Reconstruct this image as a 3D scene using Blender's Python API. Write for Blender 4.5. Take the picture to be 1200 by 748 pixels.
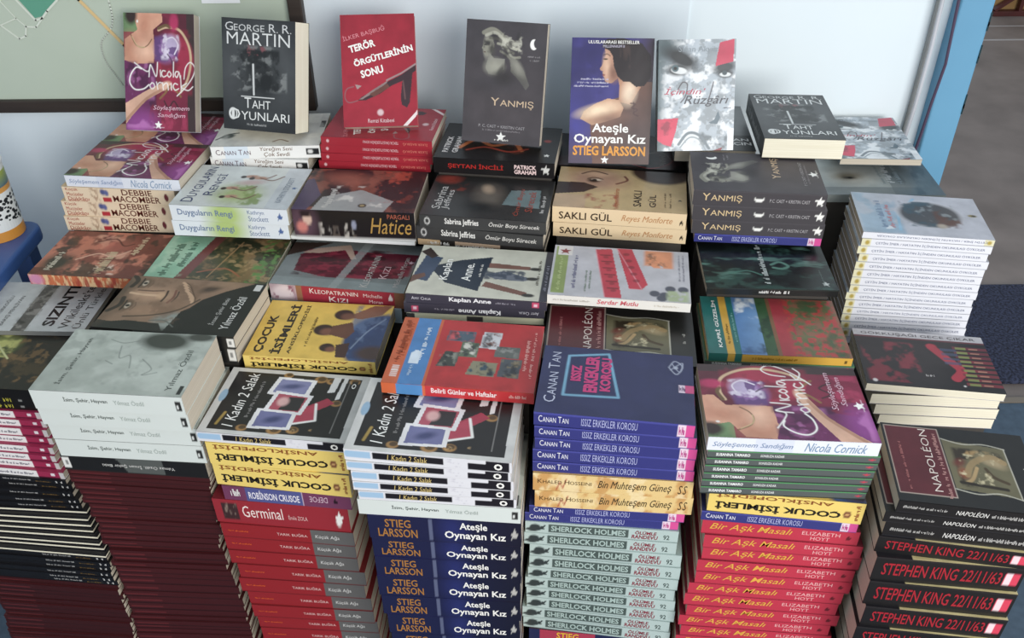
import bpy, math, random
import numpy as np
from mathutils import Matrix, Vector

scene = bpy.context.scene
for _o in list(bpy.data.objects):
    bpy.data.objects.remove(_o)
COL = scene.collection
R = math.radians

# ------------------------------------------------------------------ camera
CAM_H = 1.42
cam_data = bpy.data.cameras.new('camera')
cam_data.sensor_width = 36.0
cam_data.lens = 36.0 * 1050 / 1200
cam_data.clip_start = 0.02
cam = bpy.data.objects.new('camera', cam_data)
COL.objects.link(cam)
_p, _r = R(36), R(.5)
fwd = Vector((0, math.cos(_p), -math.sin(_p)))
dn = Vector((0, -math.sin(_p), -math.cos(_p)))
rt = Vector((1, 0, 0))
right = math.cos(_r) * rt + math.sin(_r) * dn
down = -math.sin(_r) * rt + math.cos(_r) * dn
up_, back_ = -down, -fwd
cam.matrix_world = Matrix(((right.x, up_.x, back_.x, 0), (right.y, up_.y, back_.y, 0),
                           (right.z, up_.z, back_.z, CAM_H), (0, 0, 0, 1)))
scene.camera = cam

# ------------------------------------------------------------------ light
world = bpy.data.worlds.new('sky')
scene.world = world
world.use_nodes = True
bgn = world.node_tree.nodes['Background']
bgn.inputs[0].default_value = (.80, .90, 1.0, 1)
bgn.inputs[1].default_value = .66

def area(name, loc, target, size, power, color, size_y=None):
    d = bpy.data.lights.new(name, 'AREA')
    d.energy = power
    d.color = color
    d.shape = 'RECTANGLE'
    d.size = size
    d.size_y = size_y or size
    o = bpy.data.objects.new(name, d)
    COL.objects.link(o)
    o.location = loc
    o.rotation_euler = (Vector(target) - Vector(loc)).to_track_quat('-Z', 'Y').to_euler()
    return o
# daylight from the open street side, behind the viewer and to the right
area('street_daylight', (1.7, -2.0, 1.7), (.25, 1.3, .75), 2.6, 128, (1.0, .98, .95), 1.8)

scene.view_settings.view_transform = 'Standard'
scene.view_settings.look = 'None'
scene.view_settings.exposure = 0.0
scene.view_settings.gamma = 1.0
scene.view_settings.use_curve_mapping = False

# ------------------------------------------------------------------ materials
def lin(h):
    if isinstance(h, str):
        h = h.lstrip('#')
        c = [int(h[i:i + 2], 16) / 255 for i in (0, 2, 4)]
    else:
        c = list(h)
    return tuple(x / 12.92 if x <= .04045 else ((x + .055) / 1.055) ** 2.4 for x in c)

def mat(name, col, rough=.5, noise=0, scale=20, col2=None, bump=0, spec=.5, stretch=(1, 1, 1)):
    m = bpy.data.materials.new(name)
    m.use_nodes = True
    nt = m.node_tree
    b = nt.nodes['Principled BSDF']
    b.inputs['Base Color'].default_value = (*lin(col), 1)
    b.inputs['Roughness'].default_value = rough
    b.inputs['Specular IOR Level'].default_value = spec
    if noise or bump:
        tc = nt.nodes.new('ShaderNodeTexCoord')
        mp = nt.nodes.new('ShaderNodeMapping')
        mp.inputs['Scale'].default_value = stretch
        nz = nt.nodes.new('ShaderNodeTexNoise')
        nz.inputs['Scale'].default_value = scale
        nz.inputs['Detail'].default_value = 5
        nt.links.new(tc.outputs['Object'], mp.inputs[0])
        nt.links.new(mp.outputs[0], nz.inputs['Vector'])
        if noise:
            mx = nt.nodes.new('ShaderNodeMix')
            mx.data_type = 'RGBA'
            rp = nt.nodes.new('ShaderNodeMapRange')
            rp.inputs[1].default_value = .5 - noise
            rp.inputs[2].default_value = .5 + noise
            nt.links.new(nz.outputs[0], rp.inputs[0])
            nt.links.new(rp.outputs[0], mx.inputs[0])
            mx.inputs[6].default_value = (*lin(col), 1)
            mx.inputs[7].default_value = (*lin(col2 or col), 1)
            nt.links.new(mx.outputs[2], b.inputs['Base Color'])
        if bump:
            bp = nt.nodes.new('ShaderNodeBump')
            bp.inputs['Strength'].default_value = bump
            bp.inputs['Distance'].default_value = .002
            nt.links.new(nz.outputs[0], bp.inputs['Height'])
            nt.links.new(bp.outputs[0], b.inputs['Normal'])
    return m

def print_mat(name, rough, spec):
    m = bpy.data.materials.new(name)
    m.use_nodes = True
    nt = m.node_tree
    b = nt.nodes['Principled BSDF']
    at = nt.nodes.new('ShaderNodeAttribute')
    at.attribute_name = 'ink'
    nt.links.new(at.outputs['Color'], b.inputs['Base Color'])
    b.inputs['Roughness'].default_value = rough
    b.inputs['Specular IOR Level'].default_value = spec
    tc = nt.nodes.new('ShaderNodeTexCoord')
    nz = nt.nodes.new('ShaderNodeTexNoise')
    nz.inputs['Scale'].default_value = 14
    nt.links.new(tc.outputs['Object'], nz.inputs['Vector'])
    bp = nt.nodes.new('ShaderNodeBump')
    bp.inputs['Strength'].default_value = .25
    bp.inputs['Distance'].default_value = .004
    nt.links.new(nz.outputs[0], bp.inputs['Height'])
    nt.links.new(bp.outputs[0], b.inputs['Normal'])
    return m

M_GLOSS = print_mat('printed_cover_gloss', .34, .5)
M_MATTE = print_mat('printed_cover_matte', .5, .4)
M_PAPER = mat('page_edges', '#cfc5b4', .8, .2, 3, '#bcb1a0', .25, .2, (2, 2, 900))
M_PAPERW = mat('page_edges_white', '#f4eedb', .8, .12, 3, '#e3dbc2', .25, .2, (2, 2, 900))

# ------------------------------------------------------------------ helpers
def tag(o, label=None, cat=None, group=None, kind=None):
    if label: o['label'] = label
    if cat: o['category'] = cat
    if group: o['group'] = group
    if kind: o['kind'] = kind
    return o

def empty(name, loc=(0, 0, 0)):
    o = bpy.data.objects.new(name, None)
    o.empty_display_size = .02
    o.location = loc
    COL.objects.link(o)
    return o

class MB:
    """collects vertices, faces and an ink colour per vertex"""
    def __init__(self):
        self.v, self.f, self.c = [], [], []
    def add(self, vs, fs, col=(.8, .8, .8)):
        n = len(self.v)
        self.v.extend(vs)
        self.f.extend([tuple(i + n for i in f) for f in fs])
        if len(vs) and hasattr(col[0], '__len__'):
            self.c.extend(col)
        else:
            self.c.extend([tuple(col)] * len(vs))
    def box(self, x0, y0, z0, x1, y1, z1, col=(.8, .8, .8)):
        vs = [(x, y, z) for z in (z0, z1) for y in (y0, y1) for x in (x0, x1)]
        self.add(vs, [(0, 2, 3, 1), (4, 5, 7, 6), (0, 1, 5, 4), (2, 6, 7, 3), (0, 4, 6, 2), (1, 3, 7, 5)], col)
    def tube(self, pts, r, n=8, col=(.8, .8, .8)):
        P = [Vector(p) for p in pts]
        vs, fs = [], []
        for i, p in enumerate(P):
            t = (P[min(i + 1, len(P) - 1)] - P[max(i - 1, 0)]).normalized()
            a = t.orthogonal().normalized() if i == 0 else (a - t * a.dot(t)).normalized()
            b = t.cross(a)
            for k in range(n):
                w = 2 * math.pi * k / n
                vs.append(tuple(p + (a * math.cos(w) + b * math.sin(w)) * r))
        for i in range(len(P) - 1):
            for k in range(n):
                fs.append((i * n + k, i * n + (k + 1) % n, (i + 1) * n + (k + 1) % n, (i + 1) * n + k))
        fs.append(tuple(range(n - 1, -1, -1)))
        fs.append(tuple(range((len(P) - 1) * n, len(P) * n)))
        self.add(vs, fs, col)
    def bar(self, a, b, w, h, col=(.8, .8, .8)):
        a, b = Vector(a), Vector(b)
        t = (b - a).normalized()
        s = t.cross(Vector((0, 0, 1)))
        s = s.normalized() if s.length > 1e-4 else Vector((1, 0, 0))
        u = s.cross(t)
        vs = [tuple(p + s * sx * w / 2 + u * sy * h / 2) for p in (a, b) for sx, sy in ((-1, -1), (1, -1), (1, 1), (-1, 1))]
        self.add(vs, [(3, 2, 1, 0), (4, 5, 6, 7), (0, 1, 5, 4), (1, 2, 6, 5), (2, 3, 7, 6), (3, 0, 4, 7)], col)
    def lathe(self, prof, n=32, loc=(0, 0, 0), col=(.8, .8, .8)):
        vs, fs = [], []
        for r, z in prof:
            for k in range(n):
                w = 2 * math.pi * k / n
                vs.append((loc[0] + r * math.cos(w), loc[1] + r * math.sin(w), loc[2] + z))
        for i in range(len(prof) - 1):
            for k in range(n):
                fs.append((i * n + k, i * n + (k + 1) % n, (i + 1) * n + (k + 1) % n, (i + 1) * n + k))
        self.add(vs, fs, col)
    def mesh(self, name, m, smooth=False):
        me = bpy.data.meshes.new(name)
        me.from_pydata(self.v, [], self.f)
        at = me.attributes.new('ink', 'FLOAT_COLOR', 'POINT')
        c = np.ones((len(self.v), 4), dtype=np.float32)
        c[:, :3] = np.array(self.c, dtype=np.float32).reshape(-1, 3)
        at.data.foreach_set('color', c.ravel())
        for k in (m if isinstance(m, list) else [m]):
            me.materials.append(k)
        if smooth:
            me.polygons.foreach_set('use_smooth', [True] * len(me.polygons))
        me.update()
        return me
    def obj(self, name, m, parent=None, smooth=False, bevel=0):
        o = bpy.data.objects.new(name, self.mesh(name, m, smooth))
        COL.objects.link(o)
        if parent:
            o.parent = parent
        if bevel:
            b = o.modifiers.new('bevel', 'BEVEL')
            b.width = bevel
            b.segments = 3
            b.limit_method = 'ANGLE'
        return o

# ---- lettering: outlines of the built-in font, cached, as flat polygons in a unit box
_TXT = {}
def _raw(s, bold):
    cu = bpy.data.curves.new('lettering', 'FONT')
    cu.body = s
    cu.resolution_u = 2
    cu.offset = bold
    o = bpy.data.objects.new('lettering', cu)
    COL.objects.link(o)
    bpy.context.view_layer.update()
    e = o.evaluated_get(bpy.context.evaluated_depsgraph_get())
    me = e.to_mesh()
    v = np.array([p.co[:2] for p in me.vertices]) if len(me.vertices) else np.zeros((0, 2))
    f = [tuple(p.vertices) for p in me.polygons]
    e.to_mesh_clear()
    bpy.data.objects.remove(o)
    bpy.data.curves.remove(cu)
    return v, f

def lettering(s, bold=.0, shear=0., sc=False):
    key = (s, bold, shear, sc)
    if key in _TXT:
        return _TXT[key]
    if sc:                                   # small capitals: first letter of each word tall
        V, F, x = [], [], 0.
        for word in s.split(' '):
            for i, part in enumerate((word[:1], word[1:])):
                if not part: continue
                v, f = _raw(part, bold)
                k = 1.0 if i == 0 else .78
                v = v * k
                v[:, 0] += x - v[:, 0].min()
                n = sum(len(a) for a in V)
                V.append(v)
                F += [tuple(j + n for j in g) for g in f]
                x = v[:, 0].max() + .07
            x += .28
        v, f = np.concatenate(V), F
    else:
        v, f = _raw(s, bold)
    v = v.copy()
    v[:, 0] += v[:, 1] * shear
    v -= v.min(0)
    v /= np.maximum(v.max(0), 1e-6)
    _TXT[key] = (v, f)
    return _TXT[key]

def smudge(seed, n):
    """print too small to read: a row of short ticks in a unit box"""
    rnd = random.Random(seed)
    v, f, x = [], [], 0.
    n *= 2.2
    while x < n:
        w = rnd.uniform(.35, .8)
        if rnd.random() < .16:
            x += .8
            continue
        h = rnd.choice((.62, .7, 1.))
        b = rnd.choice((0, 0, .0, .3))
        k = len(v)
        v += [(x, b), (x + w * .75, b), (x + w * .75, h), (x, h)]
        f.append((k, k + 1, k + 2, k + 3))
        x += w + .12
    v = np.array(v)
    v[:, 0] /= v[:, 0].max()
    return v, f

# ---- cover art: a small numpy canvas painted with shapes, then carried by a fine mesh grid
X1, Y1 = 20.0, 13.5
class Canvas:
    def __init__(self, mode, base, hi=True):
        k = hi if hi > 1 else 1
        self.mode = mode
        self.hi = hi
        self.cm = (13.5, 20.0) if mode == 'P' else (20.0, 13.5)
        if hi:
            w, h = (int(100 * k) + 1, int(148 * k) + 1) if mode == 'P' else (int(148 * k) + 1, int(100 * k) + 1)
        else:
            w, h = 3, 3
        self.X, self.Y = np.meshgrid(np.linspace(0, 1, w), np.linspace(0, 1, h))
        self.a = np.empty((h, w, 3))
        self.a[:] = lin(base)
        self.txt = []
    def mix(self, m, col, k=1.):
        m = np.clip(m, 0, 1)[..., None] * k
        self.a = self.a * (1 - m) + np.array(lin(col)) * m
    def rect(self, x0, y0, x1, y1, col, k=1.):
        self.mix(((self.X >= x0) & (self.X <= x1) & (self.Y >= y0) & (self.Y <= y1)).astype(float), col, k)
    def frame(self, x0, y0, x1, y1, w, col):
        self.line([(x0, y0), (x1, y0), (x1, y1), (x0, y1), (x0, y0)], w, col)
    def ell(self, cx, cy, rx, ry, col, soft=.15, rot=0, k=1.):
        dx, dy = (self.X - cx) * self.cm[0], (self.Y - cy) * self.cm[1]
        c, s = math.cos(R(rot)), math.sin(R(rot))
        d = np.sqrt(((dx * c + dy * s) / rx) ** 2 + ((dy * c - dx * s) / ry) ** 2)
        self.mix((1 + soft - d) / max(2 * soft, 1e-3), col, k)
    def poly(self, pts, col, k=1.):
        X, Y = self.X, self.Y
        ins = np.zeros(X.shape, bool)
        n = len(pts)
        for i in range(n):
            (xa, ya), (xb, yb) = pts[i], pts[(i + 1) % n]
            if ya == yb: continue
            ins ^= ((ya > Y) != (yb > Y)) & (X < (xb - xa) * (Y - ya) / (yb - ya) + xa)
        self.mix(ins.astype(float), col, k)
    def line(self, pts, w, col, k=1., curve=False):
        if curve:
            pts = spline(pts)
        px, py = self.X * self.cm[0], self.Y * self.cm[1]
        d = np.full(self.X.shape, 1e9)
        for (xa, ya), (xb, yb) in zip(pts, pts[1:]):
            ax, ay, bx, by = xa * self.cm[0], ya * self.cm[1], xb * self.cm[0], yb * self.cm[1]
            L2 = max((bx - ax) ** 2 + (by - ay) ** 2, 1e-9)
            t = np.clip(((px - ax) * (bx - ax) + (py - ay) * (by - ay)) / L2, 0, 1)
            d = np.minimum(d, np.hypot(px - ax - t * (bx - ax), py - ay - t * (by - ay)))
        self.mix((w / 2 + .07 - d) / .14, col, k)
    def fbm(self, scale, seed, sx=1., sy=1.):
        rs = np.random.RandomState(seed)
        out = np.zeros(self.X.shape)
        amp, tot = 1., 0.
        for o in range(4):
            g = rs.rand(64, 64)
            x = self.X * self.cm[0] / 20 * scale * sx * 2 ** o
            y = self.Y * self.cm[1] / 20 * scale * sy * 2 ** o
            xi, yi = np.floor(x).astype(int), np.floor(y).astype(int)
            fx, fy = x - xi, y - yi
            fx, fy = fx * fx * (3 - 2 * fx), fy * fy * (3 - 2 * fy)
            q = lambda i, j: g[(yi + j) % 64, (xi + i) % 64]
            out += amp * ((q(0, 0) * (1 - fx) + q(1, 0) * fx) * (1 - fy) + (q(0, 1) * (1 - fx) + q(1, 1) * fx) * fy)
            tot += amp
            amp *= .55
        return out / tot
    def noise(self, col, scale=6, seed=1, k=1., thr=.5, soft=.12, box=None, sx=1., sy=1.):
        m = np.clip((self.fbm(scale, seed, sx, sy) - thr) / soft, 0, 1)
        if box:
            x0, y0, x1, y1 = box
            e = .03
            m = m * np.clip((self.X - x0) / e, 0, 1) * np.clip((x1 - self.X) / e, 0, 1) * np.clip((self.Y - y0) / e, 0, 1) * np.clip((y1 - self.Y) / e, 0, 1)
        self.mix(m, col, k)
    def grad(self, col, x0, y0, x1, y1, k=1.):
        """fade from nothing at (x0,y0) to col at (x1,y1)"""
        dx, dy = x1 - x0, y1 - y0
        self.mix(((self.X - x0) * dx + (self.Y - y0) * dy) / (dx * dx + dy * dy), col, k)
    def star(self, cx, cy, r, col):
        pts = []
        for i in range(10):
            q = r if i % 2 == 0 else r * .42
            w = math.pi * i / 5 + .3
            pts.append((cx + q * math.cos(w) / self.cm[0], cy + q * math.sin(w) / self.cm[1]))
        self.poly(pts, col)
    def text(self, s, x0, y0, x1, y1, col, d=None, bold=.0, shear=0., sc=False, ang=0):
        self.txt.append((s, x0, y0, x1, y1, lin(col), d or ('flat' if self.mode in 'PR' else 'up'), bold, shear, sc, ang))
    def uv(self, X, Y):
        if self.mode == 'P': return X, Y
        if self.mode == 'R': return 1 - Y, X
        return Y, 1 - X
    def letters(self):
        for (s, x0, y0, x1, y1, col, d, bold, shear, sc, ang) in self.txt:
            v, f = smudge(s[1:] + str(x0), int(s[1:] or 12)) if s.startswith('~') else lettering(s, bold, shear, sc)
            tx, ty = v[:, 0], v[:, 1]
            if d == 'up': X, Y = x1 - (x1 - x0) * ty, y0 + (y1 - y0) * tx
            elif d == 'down': X, Y = x0 + (x1 - x0) * ty, y1 - (y1 - y0) * tx
            elif d == 'turned': X, Y = x1 - (x1 - x0) * tx, y1 - (y1 - y0) * ty
            else: X, Y = x0 + (x1 - x0) * tx, y0 + (y1 - y0) * ty
            if ang:
                cx, cy = (x0 + x1) / 2, (y0 + y1) / 2
                a, b = (X - cx) * self.cm[0], (Y - cy) * self.cm[1]
                c_, s_ = math.cos(R(ang)), math.sin(R(ang))
                X, Y = cx + (a * c_ - b * s_) / self.cm[0], cy + (a * s_ + b * c_) / self.cm[1]
            yield X, Y, f, col

def spline(p, n=8):
    out = []
    for i in range(len(p) - 1):
        a, b, c, d = p[max(i - 1, 0)], p[i], p[i + 1], p[min(i + 2, len(p) - 1)]
        for k in range(n):
            t = k / n
            out.append(tuple(.5 * (2 * b[j] + (c[j] - a[j]) * t + (2 * a[j] - 5 * b[j] + 4 * c[j] - d[j]) * t * t + (3 * b[j] - a[j] - 3 * c[j] + d[j]) * t ** 3) for j in (0, 1)))
    out.append(p[-1])
    return out

class Spine(Canvas):
    """seen with the spine towards you and the front cover up: X left to right, Y up"""
    def __init__(self, base):
        super().__init__('L', base, False)
        self.cm = (20.0, 2.5)
        self.X, self.Y = np.meshgrid(np.linspace(0, 1, 161), np.linspace(0, 1, 11))
        self.a = np.empty((11, 161, 3))
        self.a[:] = lin(base)
    def text(self, s, x0, y0, x1, y1, col, d='flat', **k):
        super().text(s, x0, y0, x1, y1, col, d, **k)

# (design, x, y, z of the base, yaw, width, length, thickness, pose, lean) per stack
BOOKS = {
 'A2': [
  ('cornick',-0.635,1.4004,0.7254,-6.4,0.1334,0.1979,0.0206,0),
  ('macomber',-0.6475,1.4015,0.6974,-6.03,0.1334,0.195,0.028,0),
  ('macomber',-0.6598,1.4045,0.6694,-4.85,0.1334,0.1913,0.028,0),
  ('macomber',-0.6656,1.4046,0.6414,-3.62,0.1334,0.1878,0.028,0),
 ],
 'A3': [
  ('painted',-0.6709,1.2589,0.6256,-5.79,0.1361,0.188,0.0194,0),
 ],
 'A4': [
  ('grey_title',-0.7577,1.1841,0.5857,-2.15,0.135,0.1925,0.0083,0),
 ],
 'A5': [
  ('leaf',-0.7782,1.0613,0.5697,-5.95,0.135,0.1894,0.0153,0),
  ('black_yellow',-0.7794,1.0614,0.5571,-5.39,0.135,0.1866,0.0126,0),
  ('black_yellow',-0.7817,1.0624,0.5445,-5.29,0.135,0.1901,0.0126,0),
  ('magenta',-0.7816,1.0587,0.5317,-5.55,0.135,0.1915,0.0128,0),
  ('magenta',-0.7751,1.0539,0.5195,-5.79,0.135,0.1928,0.0122,0),
  ('magenta',-0.7751,1.049,0.5056,-6.06,0.135,0.1944,0.0139,0),
  ('magenta',-0.7708,1.0467,0.4931,-6.3,0.135,0.1957,0.0125,0),
  ('magenta',-0.7711,1.0402,0.4799,-6.55,0.135,0.1972,0.0132,0),
  ('magenta',-0.7709,1.0369,0.4677,-6.78,0.135,0.1986,0.0122,0),
  ('magenta',-0.7679,1.0348,0.4547,-7.02,0.135,0.2,0.0129,0),
  ('magenta',-0.7627,1.028,0.4412,-7.26,0.135,0.2015,0.0135,0),
  ('black_white',-0.7629,1.0245,0.4314,-6.64,0.135,0.201,0.0098,0),
  ('black_white',-0.7568,1.0229,0.4216,-6.02,0.135,0.2005,0.0098,0),
  ('black_white',-0.7561,1.0154,0.4117,-5.38,0.135,0.2,0.0099,0),
  ('black_white',-0.749,1.0099,0.4017,-4.73,0.135,0.1996,0.01,0),
  ('black_white',-0.748,1.0075,0.3922,-4.12,0.135,0.1992,0.0095,0),
  ('flipped_black',-0.7415,1.0046,0.3845,175.57,0.135,0.2001,0.0077,0),
  ('flipped_black',-0.7389,0.9967,0.3772,175.27,0.135,0.201,0.0074,0),
  ('flipped_black',-0.7352,0.9926,0.3691,174.95,0.135,0.202,0.008,0),
  ('flipped_black',-0.7322,0.9886,0.3619,174.66,0.135,0.203,0.0073,0),
  ('flipped_black',-0.7254,0.9835,0.3539,174.35,0.135,0.204,0.008,0),
  ('flipped_black',-0.7221,0.9773,0.3464,174.05,0.135,0.2049,0.0075,0),
  ('flipped_black',-0.717,0.9753,0.3389,173.76,0.135,0.2059,0.0076,0),
  ('flipped_black',-0.7129,0.9672,0.3315,173.48,0.135,0.2068,0.0073,0),
  ('black_white',-0.7153,0.9703,0.3208,-6.43,0.135,0.2067,0.0107,0),
  ('black_white',-0.7121,0.9676,0.3107,-6.35,0.135,0.2066,0.0101,0),
  ('black_white',-0.7143,0.9674,0.3007,-6.27,0.135,0.2065,0.01,0),
  ('black_white',-0.7148,0.9642,0.2906,-6.19,0.135,0.2064,0.0101,0),
  ('black_white',-0.7136,0.9629,0.2799,-6.1,0.135,0.2063,0.0107,0),
  ('black_white',-0.711,0.9647,0.2695,-6.01,0.135,0.2062,0.0104,0),
  ('darkred_short',-0.7128,0.9642,0.2611,-5.92,0.135,0.2067,0.0085,0),
  ('darkred_short',-0.7147,0.9607,0.2472,-5.76,0.135,0.2074,0.0139,0),
  ('darkred_short',-0.7111,0.9618,0.2376,-5.66,0.135,0.208,0.0096,0),
  ('darkred_short',-0.7175,0.9626,0.2248,-5.51,0.135,0.2087,0.0128,0),
  ('darkred_short',-0.7168,0.9614,0.2139,-5.4,0.135,0.2093,0.0108,0),
  ('darkred_short',-0.7165,0.9587,0.204,-5.29,0.135,0.2098,0.01,0),
  ('darkred_short',-0.7175,0.9606,0.1907,-5.14,0.135,0.2106,0.0133,0),
  ('darkred_short',-0.7143,0.9595,0.1806,-5.03,0.135,0.2111,0.01,0),
  ('darkred_short',-0.7188,0.9571,0.1678,-4.9,0.135,0.2118,0.0128,0),
  ('darkred_short',-0.7191,0.9571,0.1579,-4.79,0.135,0.2124,0.0099,0),
  ('darkred_short',-0.7229,0.9582,0.1467,-4.67,0.135,0.213,0.0113,0),
  ('darkred_short',-0.7225,0.9551,0.1377,-4.58,0.135,0.2135,0.009,0),
  ('darkred_short',-0.7212,0.953,0.1236,-4.43,0.135,0.2143,0.0141,0),
  ('darkred_short',-0.7185,0.9516,0.1099,-4.43,0.135,0.2143,0.0137,0),
  ('darkred_short',-0.7194,0.952,0.0962,-4.43,0.135,0.2143,0.0137,0),
  ('darkred_short',-0.7213,0.9512,0.0824,-4.43,0.135,0.2143,0.0137,0),
  ('darkred_short',-0.7204,0.9507,0.0687,-4.43,0.135,0.2143,0.0137,0),
  ('darkred_short',-0.7203,0.9539,0.0549,-4.43,0.135,0.2143,0.0137,0),
  ('darkred_short',-0.722,0.9523,0.0412,-4.43,0.135,0.2143,0.0137,0),
  ('darkred_short',-0.7219,0.9531,0.0275,-4.43,0.135,0.2143,0.0137,0),
  ('darkred_short',-0.7224,0.9511,0.0137,-4.43,0.135,0.2143,0.0137,0),
  ('darkred_short',-0.7204,0.9541,0.0,-4.43,0.135,0.2143,0.0137,0),
 ],
 'B1': [
  ('white_script',-0.4197,1.477,0.7419,0.92,0.135,0.1853,0.0231,0),
  ('white_script',-0.4268,1.4775,0.7188,-5.42,0.135,0.1729,0.0231,0),
 ],
 'B2': [
  ('green_white',-0.4432,1.3299,0.7018,-6.37,0.142,0.1945,0.0282,0),
  ('green_white',-0.4476,1.3315,0.6736,-5.0,0.142,0.1923,0.0282,0),
 ],
 'B3': [
  ('green_painting',-0.4709,1.2239,0.6459,-5.34,0.134,0.2,0.0091,0),
  ('green_painting',-0.4749,1.2245,0.6369,-6.27,0.134,0.2014,0.0091,0),
 ],
 'B4': [
  ('black_face',-0.4819,1.0718,0.6513,-7.84,0.133,0.2109,0.0207,0),
  ('black_face',-0.4885,1.0786,0.6221,-8.92,0.133,0.2203,0.0292,0),
 ],
 'B5': [
  ('white_city',-0.5135,0.9328,0.6459,-5.07,0.13,0.2013,0.0321,0),
  ('white_city',-0.515,0.9374,0.6144,-4.95,0.13,0.2019,0.0315,0),
  ('white_city',-0.5121,0.9424,0.5836,-4.84,0.13,0.2046,0.0308,0),
  ('white_city',-0.5111,0.9423,0.5517,-4.79,0.13,0.2052,0.0318,0),
  ('black_face',-0.5133,0.9425,0.5235,-5.65,0.13,0.2057,0.0282,4),
  ('darkred',-0.5125,0.9425,0.515,-5.57,0.13,0.204,0.0086,0),
  ('darkred',-0.5128,0.942,0.5072,-5.49,0.13,0.2025,0.0077,0),
  ('darkred',-0.516,0.9442,0.4968,-5.38,0.13,0.2004,0.0105,0),
  ('darkred',-0.514,0.9426,0.4845,-5.26,0.13,0.198,0.0122,0),
  ('darkred',-0.5105,0.9422,0.4748,-5.15,0.13,0.1961,0.0097,0),
  ('darkred',-0.5097,0.9417,0.4655,-5.05,0.13,0.1943,0.0093,0),
  ('darkred',-0.5148,0.9437,0.456,-4.95,0.13,0.1924,0.0095,0),
  ('darkred',-0.5087,0.9429,0.4445,-4.82,0.13,0.1902,0.0115,0),
  ('darkred',-0.5113,0.9436,0.435,-4.71,0.13,0.1883,0.0095,0),
  ('darkred',-0.5153,0.9446,0.4262,-4.6,0.13,0.1866,0.0088,0),
  ('darkred',-0.5102,0.9419,0.4175,-4.5,0.13,0.1849,0.0086,0),
  ('darkred',-0.5088,0.9419,0.4048,-4.34,0.13,0.1824,0.0128,0),
  ('darkred',-0.5147,0.9434,0.3939,-4.2,0.13,0.1803,0.0109,0),
  ('darkred',-0.5153,0.9422,0.3825,-4.06,0.13,0.178,0.0114,0),
  ('darkred',-0.5174,0.9414,0.3715,-3.91,0.13,0.1759,0.0109,0),
  ('darkred',-0.5133,0.9443,0.3614,-3.77,0.13,0.1739,0.0101,0),
  ('darkred',-0.5117,0.9404,0.3467,-3.68,0.13,0.175,0.0146,0),
  ('darkred',-0.5129,0.9443,0.3327,-3.59,0.13,0.1761,0.0141,0),
  ('darkred',-0.517,0.9423,0.3214,-3.52,0.13,0.1769,0.0113,0),
  ('darkred',-0.5118,0.9407,0.3093,-3.45,0.13,0.1778,0.0121,0),
  ('darkred',-0.5122,0.9418,0.2975,-3.37,0.13,0.1787,0.0118,0),
  ('darkred',-0.5134,0.9438,0.2803,-3.27,0.13,0.18,0.0172,0),
  ('darkred',-0.5113,0.9436,0.2624,-3.16,0.13,0.1813,0.0179,0),
  ('darkred',-0.5155,0.9432,0.2495,-3.09,0.13,0.1823,0.013,0),
  ('darkred',-0.5119,0.9436,0.232,-2.99,0.13,0.1836,0.0175,0),
  ('darkred',-0.5145,0.9442,0.2166,-2.9,0.13,0.1848,0.0154,0),
  ('darkred',-0.5127,0.9443,0.2026,-2.82,0.13,0.1858,0.014,0),
  ('darkred',-0.5167,0.943,0.1917,-2.76,0.13,0.1866,0.0108,0),
  ('darkred',-0.5133,0.9408,0.1796,-2.69,0.13,0.1876,0.0122,0),
  ('darkred',-0.5163,0.9435,0.1682,-2.63,0.13,0.1884,0.0114,0),
  ('darkred',-0.5159,0.9432,0.1566,-2.57,0.13,0.1893,0.0115,0),
  ('darkred',-0.5168,0.9418,0.1406,-2.48,0.13,0.1905,0.016,0),
  ('darkred',-0.5135,0.941,0.1248,-2.47,0.13,0.1912,0.0158,0),
  ('darkred',-0.5109,0.9423,0.1089,-2.46,0.13,0.1919,0.0158,0),
  ('darkred',-0.51,0.9444,0.0931,-2.45,0.13,0.1926,0.0158,0),
  ('darkred',-0.5101,0.946,0.0776,-2.45,0.13,0.1926,0.0155,0),
  ('darkred',-0.5115,0.9453,0.0621,-2.45,0.13,0.1926,0.0155,0),
  ('darkred',-0.5096,0.943,0.0465,-2.45,0.13,0.1926,0.0155,0),
  ('darkred',-0.5093,0.9434,0.031,-2.45,0.13,0.1926,0.0155,0),
  ('darkred',-0.5116,0.9433,0.0155,-2.45,0.13,0.1926,0.0155,0),
  ('darkred',-0.5131,0.9423,0.0,-2.45,0.13,0.1926,0.0155,0),
 ],
 'C1': [
  ('red_rifle',-0.2183,1.467,0.7655,-7.24,0.1346,0.1919,0.0145,0),
  ('red_rifle',-0.2208,1.4685,0.7509,-6.56,0.1346,0.1932,0.0145,0),
  ('red_rifle',-0.2216,1.4672,0.7364,-6.22,0.1346,0.1938,0.0145,0),
  ('red_rifle',-0.2271,1.4681,0.7219,-5.88,0.1346,0.1945,0.0145,0),
 ],
 'C2': [
  ('portrait',-0.2441,1.3134,0.6791,-5.01,0.142,0.1966,0.0509,0),
  ('thin_white',-0.2473,1.3137,0.6727,-6.93,0.142,0.2045,0.0064,0),
 ],
 'C3': [
  ('red_gown',-0.2592,1.2047,0.626,-8.42,0.137,0.2132,0.029,0),
  ('pale_blue',-0.2629,1.2052,0.599,-8.93,0.137,0.2106,0.027,0),
 ],
 'C4': [
  ('yellow_names',-0.2806,1.0579,0.6124,-5.73,0.137,0.1908,0.0226,0),
 ],
 'C5': [
  ('cards',-0.3054,0.9145,0.6012,-7.31,0.1334,0.2005,0.0168,0),
  ('yellow_names',-0.3029,0.9142,0.5613,-6.86,0.1334,0.1897,0.0399,0),
  ('yellow_names',-0.3013,0.914,0.5194,-8.45,0.1334,0.19,0.0419,0),
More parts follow.
